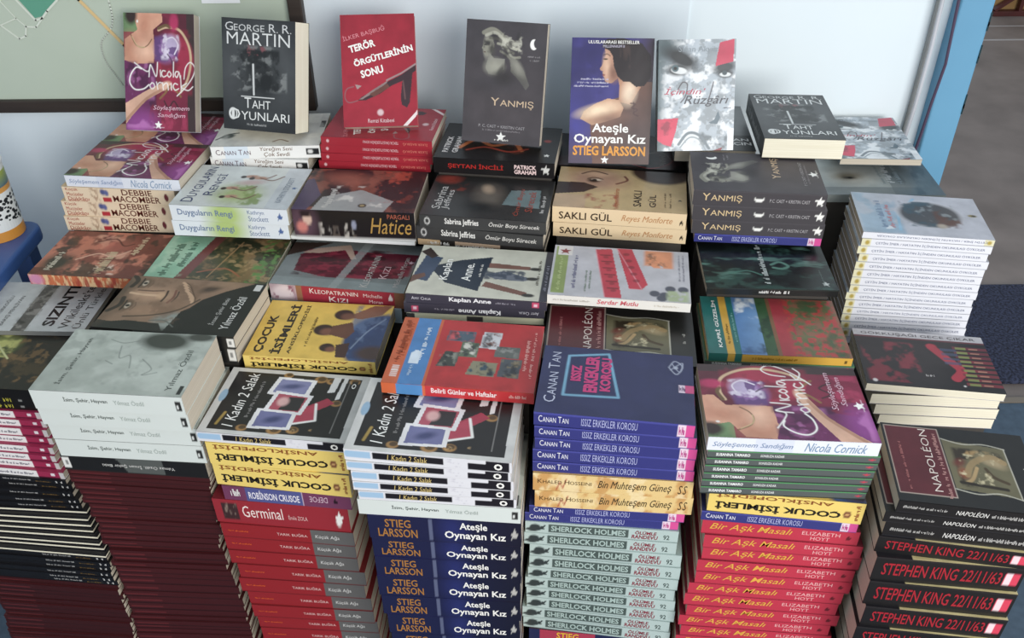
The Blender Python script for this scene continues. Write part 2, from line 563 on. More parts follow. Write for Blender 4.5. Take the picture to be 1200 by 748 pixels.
  ('purple_adventure',-0.3015,0.914,0.4922,-7.1,0.1334,0.1799,0.0273,0),
  ('crimson_classic',-0.3153,0.9159,0.4449,-6.63,0.1334,0.193,0.0472,0),
  ('red_grey',-0.3127,0.9138,0.4157,-6.34,0.1334,0.1924,0.0292,0),
  ('red_grey',-0.3139,0.9159,0.3863,-6.04,0.1334,0.1918,0.0295,0),
  ('red_grey',-0.3137,0.9156,0.3567,-5.74,0.1334,0.1912,0.0295,0),
  ('red_grey',-0.3062,0.9141,0.326,-5.43,0.1334,0.1906,0.0307,0),
  ('red_grey',-0.3105,0.9143,0.294,-5.1,0.1334,0.1899,0.032,0),
  ('red_grey',-0.3037,0.9145,0.2638,-4.79,0.1334,0.1893,0.0302,0),
  ('red_grey',-0.3031,0.913,0.2347,-4.49,0.1334,0.1888,0.0292,0),
  ('red_grey',-0.3005,0.9156,0.205,-4.18,0.1334,0.1882,0.0297,0),
  ('red_grey',-0.3002,0.9154,0.1739,-3.85,0.1334,0.1876,0.0311,0),
  ('red_grey',-0.3012,0.916,0.1407,-4.03,0.1334,0.1903,0.0332,0),
  ('red_grey',-0.3001,0.9147,0.1075,-4.21,0.1334,0.193,0.0332,0),
  ('red_grey',-0.2974,0.9131,0.0717,-4.21,0.1334,0.193,0.0358,0),
  ('red_grey',-0.2991,0.9163,0.0358,-4.21,0.1334,0.193,0.0358,0),
  ('red_grey',-0.3024,0.9157,0.0,-4.21,0.1334,0.193,0.0358,0),
 ],
 'D1': [
  ('black_flame',-0.0183,1.4151,0.7376,-8.29,0.139,0.2025,0.0274,0),
 ],
 'D2': [
  ('dark_gothic',-0.0348,1.2839,0.7079,-8.65,0.137,0.2001,0.0221,0),
  ('dark_gothic',-0.0379,1.2842,0.684,-10.84,0.137,0.2042,0.0238,0),
  ('tan_black',-0.0363,1.2841,0.6733,-10.39,0.137,0.2048,0.0107,0),
 ],
 'D3': [
  ('skirt',-0.0437,1.1309,0.6704,-7.44,0.135,0.2065,0.0156,0),
  ('skirt',-0.049,1.1316,0.6535,-5.6,0.135,0.2065,0.017,4),
  ('cream_pages',-0.0486,1.1315,0.6419,-5.07,0.135,0.2022,0.0115,0),
 ],
 'D4': [
  ('red_calendar',-0.0626,0.9519,0.6543,-7.46,0.145,0.1998,0.0177,0),
 ],
 'D5': [
  ('cards',-0.0956,0.8455,0.634,-7.51,0.136,0.2074,0.018,0),
  ('cards',-0.0968,0.8456,0.6178,-6.57,0.136,0.2042,0.0162,0),
  ('cards',-0.0935,0.8452,0.6006,-6.08,0.136,0.2027,0.0172,0),
  ('cards',-0.0943,0.8452,0.5846,-5.62,0.136,0.2012,0.016,0),
  ('cards',-0.0901,0.8448,0.5688,-5.16,0.136,0.1998,0.0159,0),
  ('white_city',-0.0887,0.8446,0.5412,-5.35,0.136,0.2082,0.0276,0),
  ('navy',-0.0835,0.8439,0.4967,-5.11,0.136,0.1991,0.0445,0),
  ('navy',-0.083,0.8439,0.4609,-5.13,0.136,0.1969,0.0358,0),
  ('navy',-0.0832,0.8438,0.4209,-4.71,0.136,0.1965,0.04,0),
  ('navy',-0.0844,0.844,0.3791,-4.29,0.136,0.1961,0.0418,0),
  ('navy',-0.0833,0.8438,0.3369,-4.32,0.136,0.194,0.0422,0),
  ('navy',-0.0819,0.8436,0.2941,-4.01,0.136,0.1877,0.0428,0),
  ('navy',-0.0804,0.8434,0.2507,-4.02,0.136,0.1864,0.0434,0),
  ('navy',-0.0791,0.8429,0.209,-4.02,0.136,0.1864,0.0418,0),
  ('navy',-0.0806,0.8441,0.1672,-4.02,0.136,0.1864,0.0418,0),
  ('navy',-0.0812,0.8435,0.1254,-4.02,0.136,0.1864,0.0418,0),
  ('navy',-0.0774,0.8446,0.0836,-4.02,0.136,0.1864,0.0418,0),
  ('navy',-0.0786,0.8435,0.0418,-4.02,0.136,0.1864,0.0418,0),
  ('navy',-0.0777,0.8417,0.0,-4.02,0.136,0.1864,0.0418,0),
 ],
 'E1': [
  ('black_red',0.1928,1.4505,0.7091,-7.16,0.1296,0.2142,0.0209,0),
 ],
 'E2': [
  ('saffron',0.1803,1.3083,0.7015,-8.49,0.14,0.2108,0.0285,0),
  ('saffron',0.1822,1.3081,0.6756,-8.18,0.14,0.2117,0.0259,0),
 ],
 'E3': [
  ('red_strips',0.1604,1.112,0.6795,-7.48,0.137,0.2032,0.0155,0),
 ],
 'E4': [
  ('emperor',0.1516,1.0113,0.6455,-6.05,0.13,0.2093,0.0125,0),
  ('emperor',0.1524,1.0093,0.633,-6.26,0.13,0.2107,0.0125,0),
 ],
 'E5': [
  ('indigo',0.1315,0.8714,0.6638,-8.15,0.134,0.1948,0.0212,0),
  ('indigo',0.1332,0.8711,0.6448,-7.31,0.134,0.1982,0.019,0),
  ('indigo',0.1345,0.8709,0.6259,-6.93,0.134,0.1999,0.0189,0),
  ('indigo',0.1325,0.8713,0.6053,-6.52,0.134,0.2017,0.0206,0),
  ('indigo',0.1329,0.8712,0.5865,-6.15,0.134,0.2033,0.0189,0),
  ('ochre_script',0.133,0.8695,0.5552,-5.47,0.134,0.2038,0.0312,0),
  ('ochre_script',0.1352,0.8699,0.524,-4.8,0.134,0.2043,0.0312,0),
  ('indigo',0.1283,0.8721,0.5072,-5.21,0.134,0.2039,0.0168,0),
  ('indigo',0.123,0.8744,0.4905,-5.62,0.134,0.2036,0.0168,0),
  ('pale_detective',0.1243,0.8724,0.4679,-5.89,0.134,0.2048,0.0226,0),
  ('pale_detective',0.1238,0.8725,0.444,-6.17,0.134,0.2061,0.0239,0),
  ('pale_detective',0.1324,0.8715,0.4187,-6.47,0.134,0.2074,0.0253,0),
  ('pale_detective',0.133,0.8713,0.3935,-6.76,0.134,0.2088,0.0253,0),
  ('pale_detective',0.132,0.8714,0.3705,-7.02,0.134,0.21,0.023,0),
  ('pale_detective',0.1291,0.8718,0.3472,-7.28,0.134,0.2113,0.0233,0),
  ('pale_detective',0.1316,0.8714,0.3245,-7.53,0.134,0.2125,0.0227,0),
  ('pale_detective',0.1331,0.8712,0.3002,-7.79,0.134,0.2139,0.0243,0),
  ('pale_detective',0.1277,0.8719,0.2757,-8.06,0.134,0.2152,0.0244,0),
  ('pale_detective',0.13,0.8718,0.2503,-8.33,0.134,0.2166,0.0255,0),
  ('crimson_thriller',0.1328,0.8712,0.2082,-7.04,0.134,0.2072,0.0421,0),
  ('crimson_thriller',0.1322,0.8719,0.1666,-7.04,0.134,0.2072,0.0416,0),
  ('crimson_thriller',0.1316,0.8713,0.1249,-7.04,0.134,0.2072,0.0416,0),
  ('crimson_thriller',0.1354,0.8724,0.0833,-7.04,0.134,0.2072,0.0416,0),
  ('crimson_thriller',0.1342,0.8713,0.0416,-7.04,0.134,0.2072,0.0416,0),
  ('crimson_thriller',0.1351,0.8695,0.0,-7.04,0.134,0.2072,0.0416,0),
 ],
 'F1': [
  ('charcoal',0.3859,1.2753,0.7491,-6.57,0.134,0.199,0.0259,0),
  ('charcoal',0.3887,1.275,0.7233,-6.26,0.134,0.2016,0.0258,0),
  ('charcoal',0.3904,1.2748,0.699,-6.17,0.134,0.2013,0.0244,0),
  ('indigo',0.3922,1.2746,0.6843,-5.51,0.134,0.1954,0.0146,0),
 ],
 'F2': [
  ('night_green',0.3895,1.1621,0.6633,-3.3,0.134,0.193,0.0117,0),
 ],
 'F3': [
  ('landscape',0.3783,1.0441,0.6316,-4.58,0.14,0.1969,0.0134,0),
  ('green_grey',0.379,1.0441,0.6223,-5.01,0.14,0.2059,0.0093,0),
 ],
 'F4': [
  ('cornick',0.3366,0.8371,0.6607,-3.89,0.138,0.2009,0.0213,0),
  ('green_grey',0.3394,0.8369,0.6479,-3.76,0.138,0.2031,0.0127,0),
  ('green_grey',0.3392,0.837,0.6359,-3.79,0.138,0.2028,0.012,0),
  ('green_grey',0.3386,0.8369,0.6228,-3.81,0.138,0.2024,0.0131,0),
  ('green_grey',0.3383,0.837,0.6109,-3.84,0.138,0.2021,0.0119,0),
  ('green_grey',0.3376,0.8369,0.5985,-3.86,0.138,0.2018,0.0123,0),
  ('green_grey',0.3373,0.8371,0.586,-3.89,0.138,0.2014,0.0125,0),
  ('yellow_names',0.3497,0.8361,0.5483,-7.9,0.138,0.1896,0.0377,0),
  ('indigo',0.3454,0.8365,0.5313,-7.31,0.138,0.1938,0.0171,0),
  ('crimson_tale',0.3498,0.8367,0.5058,-6.9,0.138,0.1971,0.0254,0),
  ('crimson_tale',0.356,0.8345,0.4804,-6.5,0.138,0.2005,0.0254,0),
  ('crimson_tale',0.3588,0.8372,0.455,-6.12,0.138,0.2039,0.0254,0),
  ('crimson_tale',0.3548,0.8362,0.4308,-6.04,0.138,0.2048,0.0242,0),
  ('crimson_tale',0.3556,0.8361,0.4064,-5.96,0.138,0.2056,0.0244,0),
  ('crimson_tale',0.3491,0.8369,0.3827,-5.88,0.138,0.2065,0.0238,0),
  ('crimson_tale',0.3466,0.8372,0.3577,-5.8,0.138,0.2074,0.025,0),
  ('crimson_tale',0.3523,0.8364,0.3341,-5.72,0.138,0.2082,0.0236,0),
  ('crimson_tale',0.3444,0.8375,0.3109,-5.65,0.138,0.2091,0.0231,0),
  ('crimson_tale',0.3495,0.8367,0.2876,-5.58,0.138,0.2099,0.0233,0),
  ('crimson_tale',0.3446,0.8372,0.2623,-5.5,0.138,0.2108,0.0253,0),
  ('crimson_tale',0.3446,0.8372,0.2361,-5.5,0.138,0.2108,0.0262,0),
  ('crimson_tale',0.3503,0.838,0.2098,-5.5,0.138,0.2108,0.0262,0),
  ('crimson_tale',0.3436,0.8377,0.1836,-5.5,0.138,0.2108,0.0262,0),
  ('crimson_tale',0.3434,0.836,0.1574,-5.5,0.138,0.2108,0.0262,0),
  ('crimson_tale',0.3487,0.8358,0.1312,-5.5,0.138,0.2108,0.0262,0),
  ('crimson_tale',0.3437,0.8358,0.1049,-5.5,0.138,0.2108,0.0262,0),
  ('crimson_tale',0.3452,0.8387,0.0787,-5.5,0.138,0.2108,0.0262,0),
  ('crimson_tale',0.3503,0.8367,0.0525,-5.5,0.138,0.2108,0.0262,0),
  ('crimson_tale',0.3443,0.838,0.0262,-5.5,0.138,0.2108,0.0262,0),
  ('crimson_tale',0.3484,0.8346,0.0,-5.5,0.138,0.2108,0.0262,0),
 ],
 'G1': [
  ('grey_eye',0.6478,1.4373,0.6681,-1.92,0.139,0.2031,0.0149,0),
 ],
 'G2': [
  ('oval_turned',0.6624,1.2713,0.6862,-8.71,0.1342,0.1969,0.0118,0),
  ('oval_white',0.6631,1.2712,0.6718,-8.77,0.1342,0.1958,0.0144,0),
  ('oval_white',0.66,1.2717,0.6575,-8.59,0.1342,0.1964,0.0143,0),
  ('oval_white',0.6648,1.271,0.6431,-8.42,0.1342,0.1969,0.0145,0),
  ('oval_white',0.6627,1.2713,0.6284,-8.24,0.1342,0.1974,0.0146,0),
  ('oval_white',0.6625,1.2713,0.6134,-8.06,0.1342,0.198,0.0151,0),
  ('oval_white',0.6624,1.2713,0.5984,-7.88,0.1342,0.1986,0.0149,0),
  ('oval_white',0.6632,1.2712,0.5837,-7.7,0.1342,0.1991,0.0147,0),
  ('oval_white',0.6601,1.2716,0.5695,-7.54,0.1342,0.1996,0.0142,0),
  ('oval_white',0.662,1.2714,0.5545,-7.36,0.1342,0.2002,0.015,0),
  ('oval_white',0.6619,1.2714,0.5409,-7.2,0.1342,0.2007,0.0136,0),
  ('oval_white',0.6617,1.2714,0.5262,-7.03,0.1342,0.2013,0.0147,0),
  ('oval_white',0.6631,1.2703,0.5106,-6.98,0.1342,0.2016,0.0156,0),
  ('oval_white',0.665,1.2699,0.4951,-6.93,0.1342,0.202,0.0156,0),
  ('oval_white',0.665,1.2723,0.4795,-6.88,0.1342,0.2023,0.0156,0),
 ],
 'G4': [
  ('emperor',0.553,0.7834,0.5995,-9.46,0.137,0.1722,0.0205,0),
  ('emperor',0.5429,0.785,0.5818,-8.84,0.137,0.175,0.0177,0),
  ('emperor',0.5484,0.7841,0.5573,-9.19,0.137,0.1761,0.0245,0),
  ('scarlet_date',0.5467,0.7814,0.5288,-9.87,0.137,0.1782,0.0285,0),
  ('scarlet_date',0.5448,0.7776,0.4855,-6.89,0.137,0.1769,0.0433,0),
  ('scarlet_date',0.5462,0.7744,0.4391,-7.67,0.137,0.1773,0.0464,0),
  ('scarlet_date',0.5486,0.7702,0.4001,-7.75,0.137,0.1743,0.039,0),
  ('scarlet_date',0.545,0.7678,0.3583,-7.66,0.137,0.1758,0.0418,0),
  ('scarlet_date',0.551,0.7656,0.3185,-7.66,0.137,0.1758,0.0398,0),
  ('scarlet_date',0.5533,0.7672,0.2787,-7.66,0.137,0.1758,0.0398,0),
  ('scarlet_date',0.5436,0.7668,0.2389,-7.66,0.137,0.1758,0.0398,0),
  ('scarlet_date',0.5522,0.7665,0.1991,-7.66,0.137,0.1758,0.0398,0),
  ('scarlet_date',0.5462,0.7666,0.1593,-7.66,0.137,0.1758,0.0398,0),
  ('scarlet_date',0.551,0.7682,0.1194,-7.66,0.137,0.1758,0.0398,0),
  ('scarlet_date',0.5418,0.7692,0.0796,-7.66,0.137,0.1758,0.0398,0),
  ('scarlet_date',0.5471,0.7688,0.0398,-7.66,0.137,0.1758,0.0398,0),
  ('scarlet_date',0.5418,0.7685,0.0,-7.66,0.137,0.1758,0.0398,0),
 ],
 'A1': [
  ('cornick',-0.62,1.5342,0.724,-6.4,0.1334,0.1979,0.021,0),
 ],
 'FT': [
  ('throne',0.4754,1.4075,0.778,-4.61,0.1276,0.1845,0.034,1),
 ],
 'F0': [
  ('grey_portrait',0.3494,1.4715,0.743,-4.0,0.135,0.19,0.022,1),
 ],
 'G0': [
  ('eyes',0.6595,1.5321,0.7025,-3.17,0.1428,0.1815,0.0125,1),
 ],
 'G3': [
  ('rainbow',0.6377,1.0785,0.538,171.63,0.139,0.1982,0.014,0),
  ('rainbow',0.6372,1.0784,0.5179,175.43,0.139,0.1879,0.02,0),
  ('rainbow',0.6439,1.0774,0.4981,175.32,0.139,0.1811,0.0198,0),
  ('rainbow',0.6485,1.0768,0.4787,175.23,0.139,0.17,0.0194,0),
 ],
 'S1': [
  ('cornick',-0.6231,1.4922,0.7571,-6.08,0.1281,0.2015,0.024,2,27.0),
 ],
 'S2': [
  ('throne',-0.4268,1.4228,0.786,-12.68,0.1308,0.181,0.055,2,20.0),
 ],
 'S3': [
  ('red_rifle',-0.2196,1.425,0.7916,2.79,0.1256,0.191,0.016,2,36.0),
 ],
 'S4': [
  ('charcoal',-0.0173,1.3927,0.7734,-13.37,0.1344,0.1955,0.02,2,18.0),
 ],
 'S5': [
  ('navy',0.1643,1.3719,0.7444,-3.85,0.1344,0.203,0.03,2,24.0),
 ],
 'S6': [
  ('eyes',0.304,1.3555,0.7747,1.06,0.1255,0.1765,0.02,2,25.0),
 ],
}
RISER = [
  (-0.6656,1.4046,-3.62,0.1758,0.1214,0.6414),
  (-0.6681,1.2868,-5.79,0.176,0.0681,0.6256),
  (-0.7575,1.1901,-2.15,0.1805,0.111,0.5857),
  (-0.4268,1.4775,-5.42,0.1609,0.123,0.7188),
  (-0.4464,1.3454,-5.0,0.1803,0.102,0.6736),
  (-0.4749,1.2245,-6.27,0.1894,0.122,0.6369),
  (-0.4882,1.0806,-8.92,0.2083,0.117,0.6221),
  (-0.2271,1.4681,-5.88,0.1825,0.1226,0.7219),
  (-0.2456,1.3276,-6.93,0.1925,0.102,0.6727),
  (-0.2629,1.2052,-8.93,0.1986,0.125,0.599),
  (-0.2806,1.0579,-5.73,0.1788,0.125,0.6124),
  (-0.018,1.4171,-8.29,0.1905,0.123,0.7376),
  (-0.0363,1.2841,-10.39,0.1928,0.125,0.6733),
  (-0.0486,1.1315,-5.07,0.1902,0.123,0.6419),
  (-0.0625,0.968,-7.46,0.1838,0.101,0.6543),
  (0.1868,1.4512,-7.16,0.1902,0.1176,0.7091),
  (0.1822,1.3081,-8.18,0.1997,0.128,0.6756),
  (0.1625,1.1279,-7.48,0.1912,0.093,0.6795),
  (0.1524,1.0093,-6.26,0.1987,0.118,0.633),
  (0.3932,1.2846,-5.51,0.1834,0.102,0.6843),
  (0.39,1.1701,-3.3,0.181,0.106,0.6633),
  (0.379,1.0441,-5.01,0.1939,0.128,0.6223),
  (0.6469,1.4093,-1.92,0.1911,0.071,0.6681),
  (0.665,1.2723,-6.88,0.1903,0.1222,0.4795),
  (-0.62,1.5342,-6.4,0.1859,0.1214,0.724),
  (0.3594,1.4708,-4.0,0.103,0.178,0.743),
  (0.6613,1.5641,-3.17,0.1308,0.1055,0.7025),
  (0.6485,1.0768,-4.77,0.158,0.127,0.4787),
]

# ------------------------------------------------------------------ the setting
WALL_Y = 1.635
M_WALL = mat('wall_paint', '#e2ebf0', .55, .25, 3, '#d8e3ea', .05)
M_WALLW = mat('white_board', '#e4edf1', .5, .2, 2, '#dde8ed')
M_FLOOR = mat('grey_stone_floor', '#857a74', .6, .2, 5, '#6c625d', .2)
M_MAT = mat('speckled_mat', '#0d1022', .9, .12, 160, '#363c54', 1)
M_SHEET = mat('blue_grey_sheet', '#4d5f70', .8, .3, 60, '#3d4d5c', .2)
M_BLUE = mat('pillar_paint', '#6ba3c4', .5, .25, 6, '#629abb', .1)
M_TRIM = mat('grey_trim', '#a5a5a3', .5, .2, 20, '#929390')
M_WOOD = mat('dark_wood', '#3a2f28', .55, .3, 6, '#241c18', .2, .5, (1, 14, 14))
M_RISER = mat('riser_board', '#4a4540', .8, .2, 8, '#3a3632')

b = MB(); b.box(-3, -2.5, -.1, 4.5, 8, 0)
tag(b.obj('floor', M_FLOOR), 'grey stone floor', 'floor', kind='structure')
b = MB(); b.box(-3, WALL_Y, 0, .325, WALL_Y + .1, 2.6)
tag(b.obj('wall_back', M_WALL), 'pale blue painted wall behind the books', 'wall', kind='structure')
b = MB(); b.box(.325, WALL_Y + .006, 0, .801, WALL_Y + .1, 2.6)
tag(b.obj('wall_right', M_WALLW), 'white wall panel left of the blue pillar', 'wall', kind='structure')
b = MB(); b.box(-3.1, -2.5, 0, -3, WALL_Y + .1, 2.6)
tag(b.obj('wall_left', M_WALL), 'pale blue side wall', 'wall', kind='structure')
b = MB(); b.box(.801, 1.61, 0, .862, WALL_Y + .25, 2.6)
rnd = random.Random(4)
tag(b.obj('trim_1', M_BLUE, bevel=.004), 'blue painted pillar closing the wall', 'pillar', kind='structure')
b = MB(); b.box(.770, WALL_Y - .002, 0, .776, WALL_Y + .006, 2.6)
tag(b.obj('trim_2', M_TRIM), 'grey trim strip beside the blue pillar', 'trim', kind='structure')
M_CHIP = mat('chipped_paint', '#1f3a40', .8)
b = MB()
for z, h in ((.905, .012), (.892, .008), (.846, .012), (.83, .006), (.75, .014), (.735, .01)):
    b.box(.8605, 1.609, z - h, .8626, 1.612, z + h)
tag(b.obj('trim_3', M_CHIP), 'dark chips along the edge of the blue pillar', 'trim', kind='structure')

M_CABLE = mat('cable_sheath', '#4a3a52', .5)
M_CABLEW = mat('cable_white', '#c4c6cc', .5)
for nm, m, lab, pts in (('cable', M_CABLE, 'thin dark purple cable hanging along the blue pillar', [(.786, 1.596, 1.3), (.787, 1.594, .95), (.795, 1.592, .83), (.789, 1.592, .75), (.785, 1.59, .69), (.782, 1.592, .64), (.776, 1.6, .56), (.775, 1.61, .0)]),
                        ('cable', M_CABLEW, 'white cable running down left of the dark cable', [(.771, 1.622, 1.3), (.771, 1.62, .95), (.773, 1.618, .85), (.772, 1.617, .74), (.768, 1.62, .64), (.765, 1.622, .0)])):
    b = MB(); b.tube(pts, .0028 if m is M_CABLE else .004, 8)
    tag(b.obj(nm, m, smooth=True), lab, 'cable', 'cables beside the pillar')

# map board on the wall
root = empty('map_board', (-.9, WALL_Y, .745))
tag(root, 'framed pale green map board hanging on the wall at left', 'board')
def wp(o): o.matrix_parent_inverse = root.matrix_world.inverted() if False else Matrix.Translation(-root.location); return o
MAPG = '#bcc6b6'
M_MAP = mat('map_sheet', MAPG, .45, .25, 4, '#b2beac')
M_MGRN, M_MWHT, M_MORG = mat('map_park', '#5f9c84', .5), mat('map_road', '#d6dccf', .5), mat('map_highway', '#d9bb86', .5)
b = MB(); b.box(-1.9, WALL_Y - .012, .75, -.39, WALL_Y - .001, 1.6); wp(b.obj('map_sheet', M_MAP, root))
def flat(b, pts, y):
    b.add([(x, y, z) for x, z in pts], [tuple(range(len(pts)))])
def road(b, pts, w, y):
    for (xa, za), (xb, zb) in zip(pts, pts[1:]):
        d = math.hypot(xb - xa, zb - za); nx, nz = -(zb - za) / d * w / 2, (xb - xa) / d * w / 2
        ex, ez = (xb - xa) / d * w * .3, (zb - za) / d * w * .3
        flat(b, [(xa + nx - ex, za + nz - ez), (xb + nx + ex, zb + nz + ez), (xb - nx + ex, zb - nz + ez), (xa - nx - ex, za - nz - ez)], y)
yM = WALL_Y - .0125
b = MB(); flat(b, [(-.92, 1.02), (-.89, .985), (-.851, .918), (-.838, .921), (-.80, .951), (-.77, 1.02)], yM); wp(b.obj('park_area', M_MGRN, root))
b = MB(); road(b, [(-.92, 1.02), (-.851, .914), (-.838, .918), (-.826, .93), (-.80, .951), (-.77, 1.02)], .0035, yM - .0004); wp(b.obj('road_line', M_MWHT, root))
b = MB(); road(b, [(-.96, .93), (-.917, .906), (-.891, .881), (-.878, .886), (-.872, .903), (-.854, .902), (-.838, .918)], .003, yM - .0004); wp(b.obj('road_line', M_MWHT, root))
b = MB(); road(b, [(-.885, .918), (-.872, .903)], .002, yM - .0004); wp(b.obj('road_line', M_MWHT, root))
b = MB(); road(b, spline([(-.72, 1.02), (-.711, .95), (-.716, .905), (-.744, .873), (-.746, .84), (-.735, .813), (-.725, .79)]), .0025, yM - .0006); wp(b.obj('road_line', M_MWHT, root))
b = MB(); road(b, [(-.91, .96), (-.885, .918), (-.917, .906)], .002, yM - .0008); wp(b.obj('road_line', M_MWHT, root))
b = MB(); road(b, [(-.86, 1.06), (-.763, .95), (-.704, .868), (-.62, .77)], .006, yM - .001); wp(b.obj('highway_line', M_MORG, root))
b = MB(); b.box(-1.95, WALL_Y - .022, .742, -.372, WALL_Y - .0005, .766); wp(b.obj('frame_bottom', M_WOOD, root, bevel=.002))
b = MB(); b.box(-.393, WALL_Y - .024, .742, -.368, WALL_Y - .0005, 1.63); wp(b.obj('frame_side', M_WOOD, root, bevel=.002))
M_NOTE = mat('paper_note', '#e6e8ea', .7)
b = MB(); b.box(-.546, WALL_Y - .0145, .942, -.478, WALL_Y - .0132, 1.0); b.box(-.53, WALL_Y - .0152, .946, -.505, WALL_Y - .0145, .949)
tag(b.obj('paper_note', M_NOTE), 'small white paper note stuck on the map board', 'paper')

# floor coverings
b = MB(); b.box(.9, 1.665, .0, 2.6, 2.085, .012)
tag(b.obj('door_mat', M_MAT, bevel=.003), 'dark blue speckled mat on the grey floor at right', 'mat')
b = MB(); b.box(-1.6, .35, .0, 2.2, 1.592, .004)
tag(b.obj('ground_sheet', M_SHEET), 'blue-grey ground sheet under the book stacks', 'sheet')
M_STRIP = mat('sheet_edge', '#7a7166', .7)
b = MB(); b.box(.9, 1.594, 0, 2.2, 1.612, .006)
tag(b.obj('floor_strip', M_STRIP), 'thin brown floor strip between the sheet and the mat', 'strip')
b = MB(); b.box(1.6, 4.13, 0, 4.4, 4.145, .0012); b.box(1.6, 4.33, 0, 4.4, 4.338, .0012)
tag(b.obj('trim_4', mat('floor_joint', '#aaa5a3', .7)), 'pale joints in the far floor', 'trim', kind='structure')

# steps that carry the rear stacks
b = MB()
for (x, y, yaw, l, w, h) in RISER:
    a = R(yaw); u = Vector((math.cos(a), math.sin(a))); v = Vector((-u.y, u.x)); c0 = Vector((x, y))
    vs = []
    for z in (.0045, h - .0004):
        for sx, sy in ((-1, -1), (1, -1), (1, 1), (-1, 1)):
            p = c0 + u * l / 2 * sx + v * w / 2 * sy
            vs.append((p.x, p.y, z))
    b.add(vs, [(3, 2, 1, 0), (4, 5, 6, 7), (0, 1, 5, 4), (1, 2, 6, 5), (2, 3, 7, 6), (3, 0, 4, 7)])
tag(b.obj('display_riser', M_RISER), 'stepped brown display riser under the rear books', 'display stand', kind='structure')

# far wooden trestle
M_RED = mat('red_wood', '#5a2420', .5, .3, 8, '#3f1816')
M_TAN = mat('tan_panel', '#b08a58', .6, .3, 6, '#9c7848')
root = empty('wooden_trestle', (2.5, 4.52, 0))
tag(root, 'red-brown wooden trestle with tan panel far off on the floor', 'trestle')
def tp(o): o.matrix_parent_inverse = Matrix.Translation(-root.location); return o
b = MB(); b.box(2.405, 4.48, .0, 3.3, 4.52, .024); tp(b.obj('base_rail', M_RED, root, bevel=.002))
b = MB(); b.bar((2.412, 4.50, .026), (2.54, 4.50, .125), .03, .014); tp(b.obj('diagonal_brace', M_RED, root))
b = MB(); b.box(2.528, 4.485, .024, 2.546, 4.515, .7); tp(b.obj('upright', M_RED, root))
b = MB(); b.box(2.42, 4.53, .0, 3.3, 4.55, .7); tp(b.obj('back_panel', M_TAN, root))

# blue stool with a tin
M_STOOL = mat('blue_plastic', '#3a5a94', .4, .2, 6, '#34528a')
root = empty('stool', (-1.05, 1.28, 0))
tag(root, 'blue plastic stool left of the books', 'stool')
def sp(o): o.matrix_parent_inverse = Matrix.Translation(-root.location); return o
b = MB()
out = []
x0, x1, y0, y1, rr = -1.24, -.842, 1.16, 1.418, .03
for cx, cy, a0 in ((x1 - rr, y1 - rr, 0), (x0 + rr, y1 - rr, 90), (x0 + rr, y0 + rr, 180), (x1 - rr, y0 + rr, 270)):
    for k in range(7): out.append((cx + rr * math.cos(R(a0 + 15 * k)), cy + rr * math.sin(R(a0 + 15 * k))))
n = len(out)
vs = [(x, y, .592) for x, y in out] + [(x, y, .62) for x, y in out]
b.add(vs, [tuple(range(n - 1, -1, -1)), tuple(range(n, 2 * n))] + [(i, (i + 1) % n, n + (i + 1) % n, n + i) for i in range(n)])
sp(b.obj('seat', M_STOOL, root, bevel=.006))
for lx in (x0 + .035, x1 - .035):
    for ly in (y0 + .035, y1 - .035):
        b = MB(); b.bar((lx + (-.0 if lx < -1 else .0), ly, 0.004), (lx, ly, .592), .032, .032); sp(b.obj('leg', M_STOOL, root))
b = MB(); b.box(x0 + .05, y0 + .03, .3, x1 - .05, y0 + .05, .33); b.box(x0 + .05, y1 - .05, .3, x1 - .05, y1 - .03, .33); sp(b.obj('stretcher', M_STOOL, root))

cx, cy, cz, cr, ch = -.902, 1.374, .6205, .042, .137
root = empty('tin', (cx, cy, cz))
tag(root, 'white tin with black spots and orange band on the blue stool', 'tin')
M_TIN = M_GLOSS
b = MB()
n = 48
bands = [(0, '#c98a3c'), (.018, '#c98a3c'), (.019, '#d6d9d8'), (.085, '#d6d9d8'), (.086, '#c6904c'), (.094, '#c6904c'), (.095, '#4f6a78'), (.12, '#9aa84c'), (.121, '#d9dcda'), (ch, '#d9dcda')]
vs, fs, cs = [], [], []
for z, col in bands:
    for k in range(n):
        w = 2 * math.pi * k / n
        vs.append((cr * math.cos(w), cr * math.sin(w), z)); cs.append(lin(col))
for i in range(len(bands) - 1):
    for k in range(n): fs.append((i * n + k, i * n + (k + 1) % n, (i + 1) * n + (k + 1) % n, (i + 1) * n + k))
fs.append(tuple(range(n - 1, -1, -1)))
b.add(vs, fs, cs)
rnd = random.Random(3)
for i in range(150):
    w, z, r_ = rnd.uniform(-2.6, .9), rnd.uniform(.028, .078), rnd.uniform(.0018, .0042)
    b.add([((cr + .0004) * math.cos(w + r_ / cr * math.cos(t)), (cr + .0004) * math.sin(w + r_ / cr * math.cos(t)), z + r_ * .8 * math.sin(t)) for t in [2 * math.pi * k / 8 for k in range(8)]], [tuple(range(8))], lin('#23262a'))
b.obj('body', M_GLOSS, root)
b = MB(); b.lathe([(cr + .0012, ch - .006), (cr + .0025, ch - .002), (cr + .0015, ch + .001), (cr - .003, ch + .001), (cr - .004, ch - .004), (cr - .004, ch - .02)], 48)
b.obj('rim', mat('tin_rim', '#d9dcdc', .3), root, smooth=True)
b = MB(); b.lathe([(cr - .004, ch - .018), (.0005, ch - .018)], 48); b.obj('dark_inside', mat('dark_inside', '#17181c', .8), root)

# ------------------------------------------------------------------ the printed covers
DES = {}
def design(key, mode, base, spine, hi=True, gloss=True, pages='cream', board=.0006):
    c = Canvas(mode, base, hi)
    s = Spine(spine)
    DES[key] = dict(c=c, s=s, gloss=gloss, pages=pages, board=board, back=lin(spine))
    return c, s

WH, PALE = '#f2f0ea', '#d9d6cf'

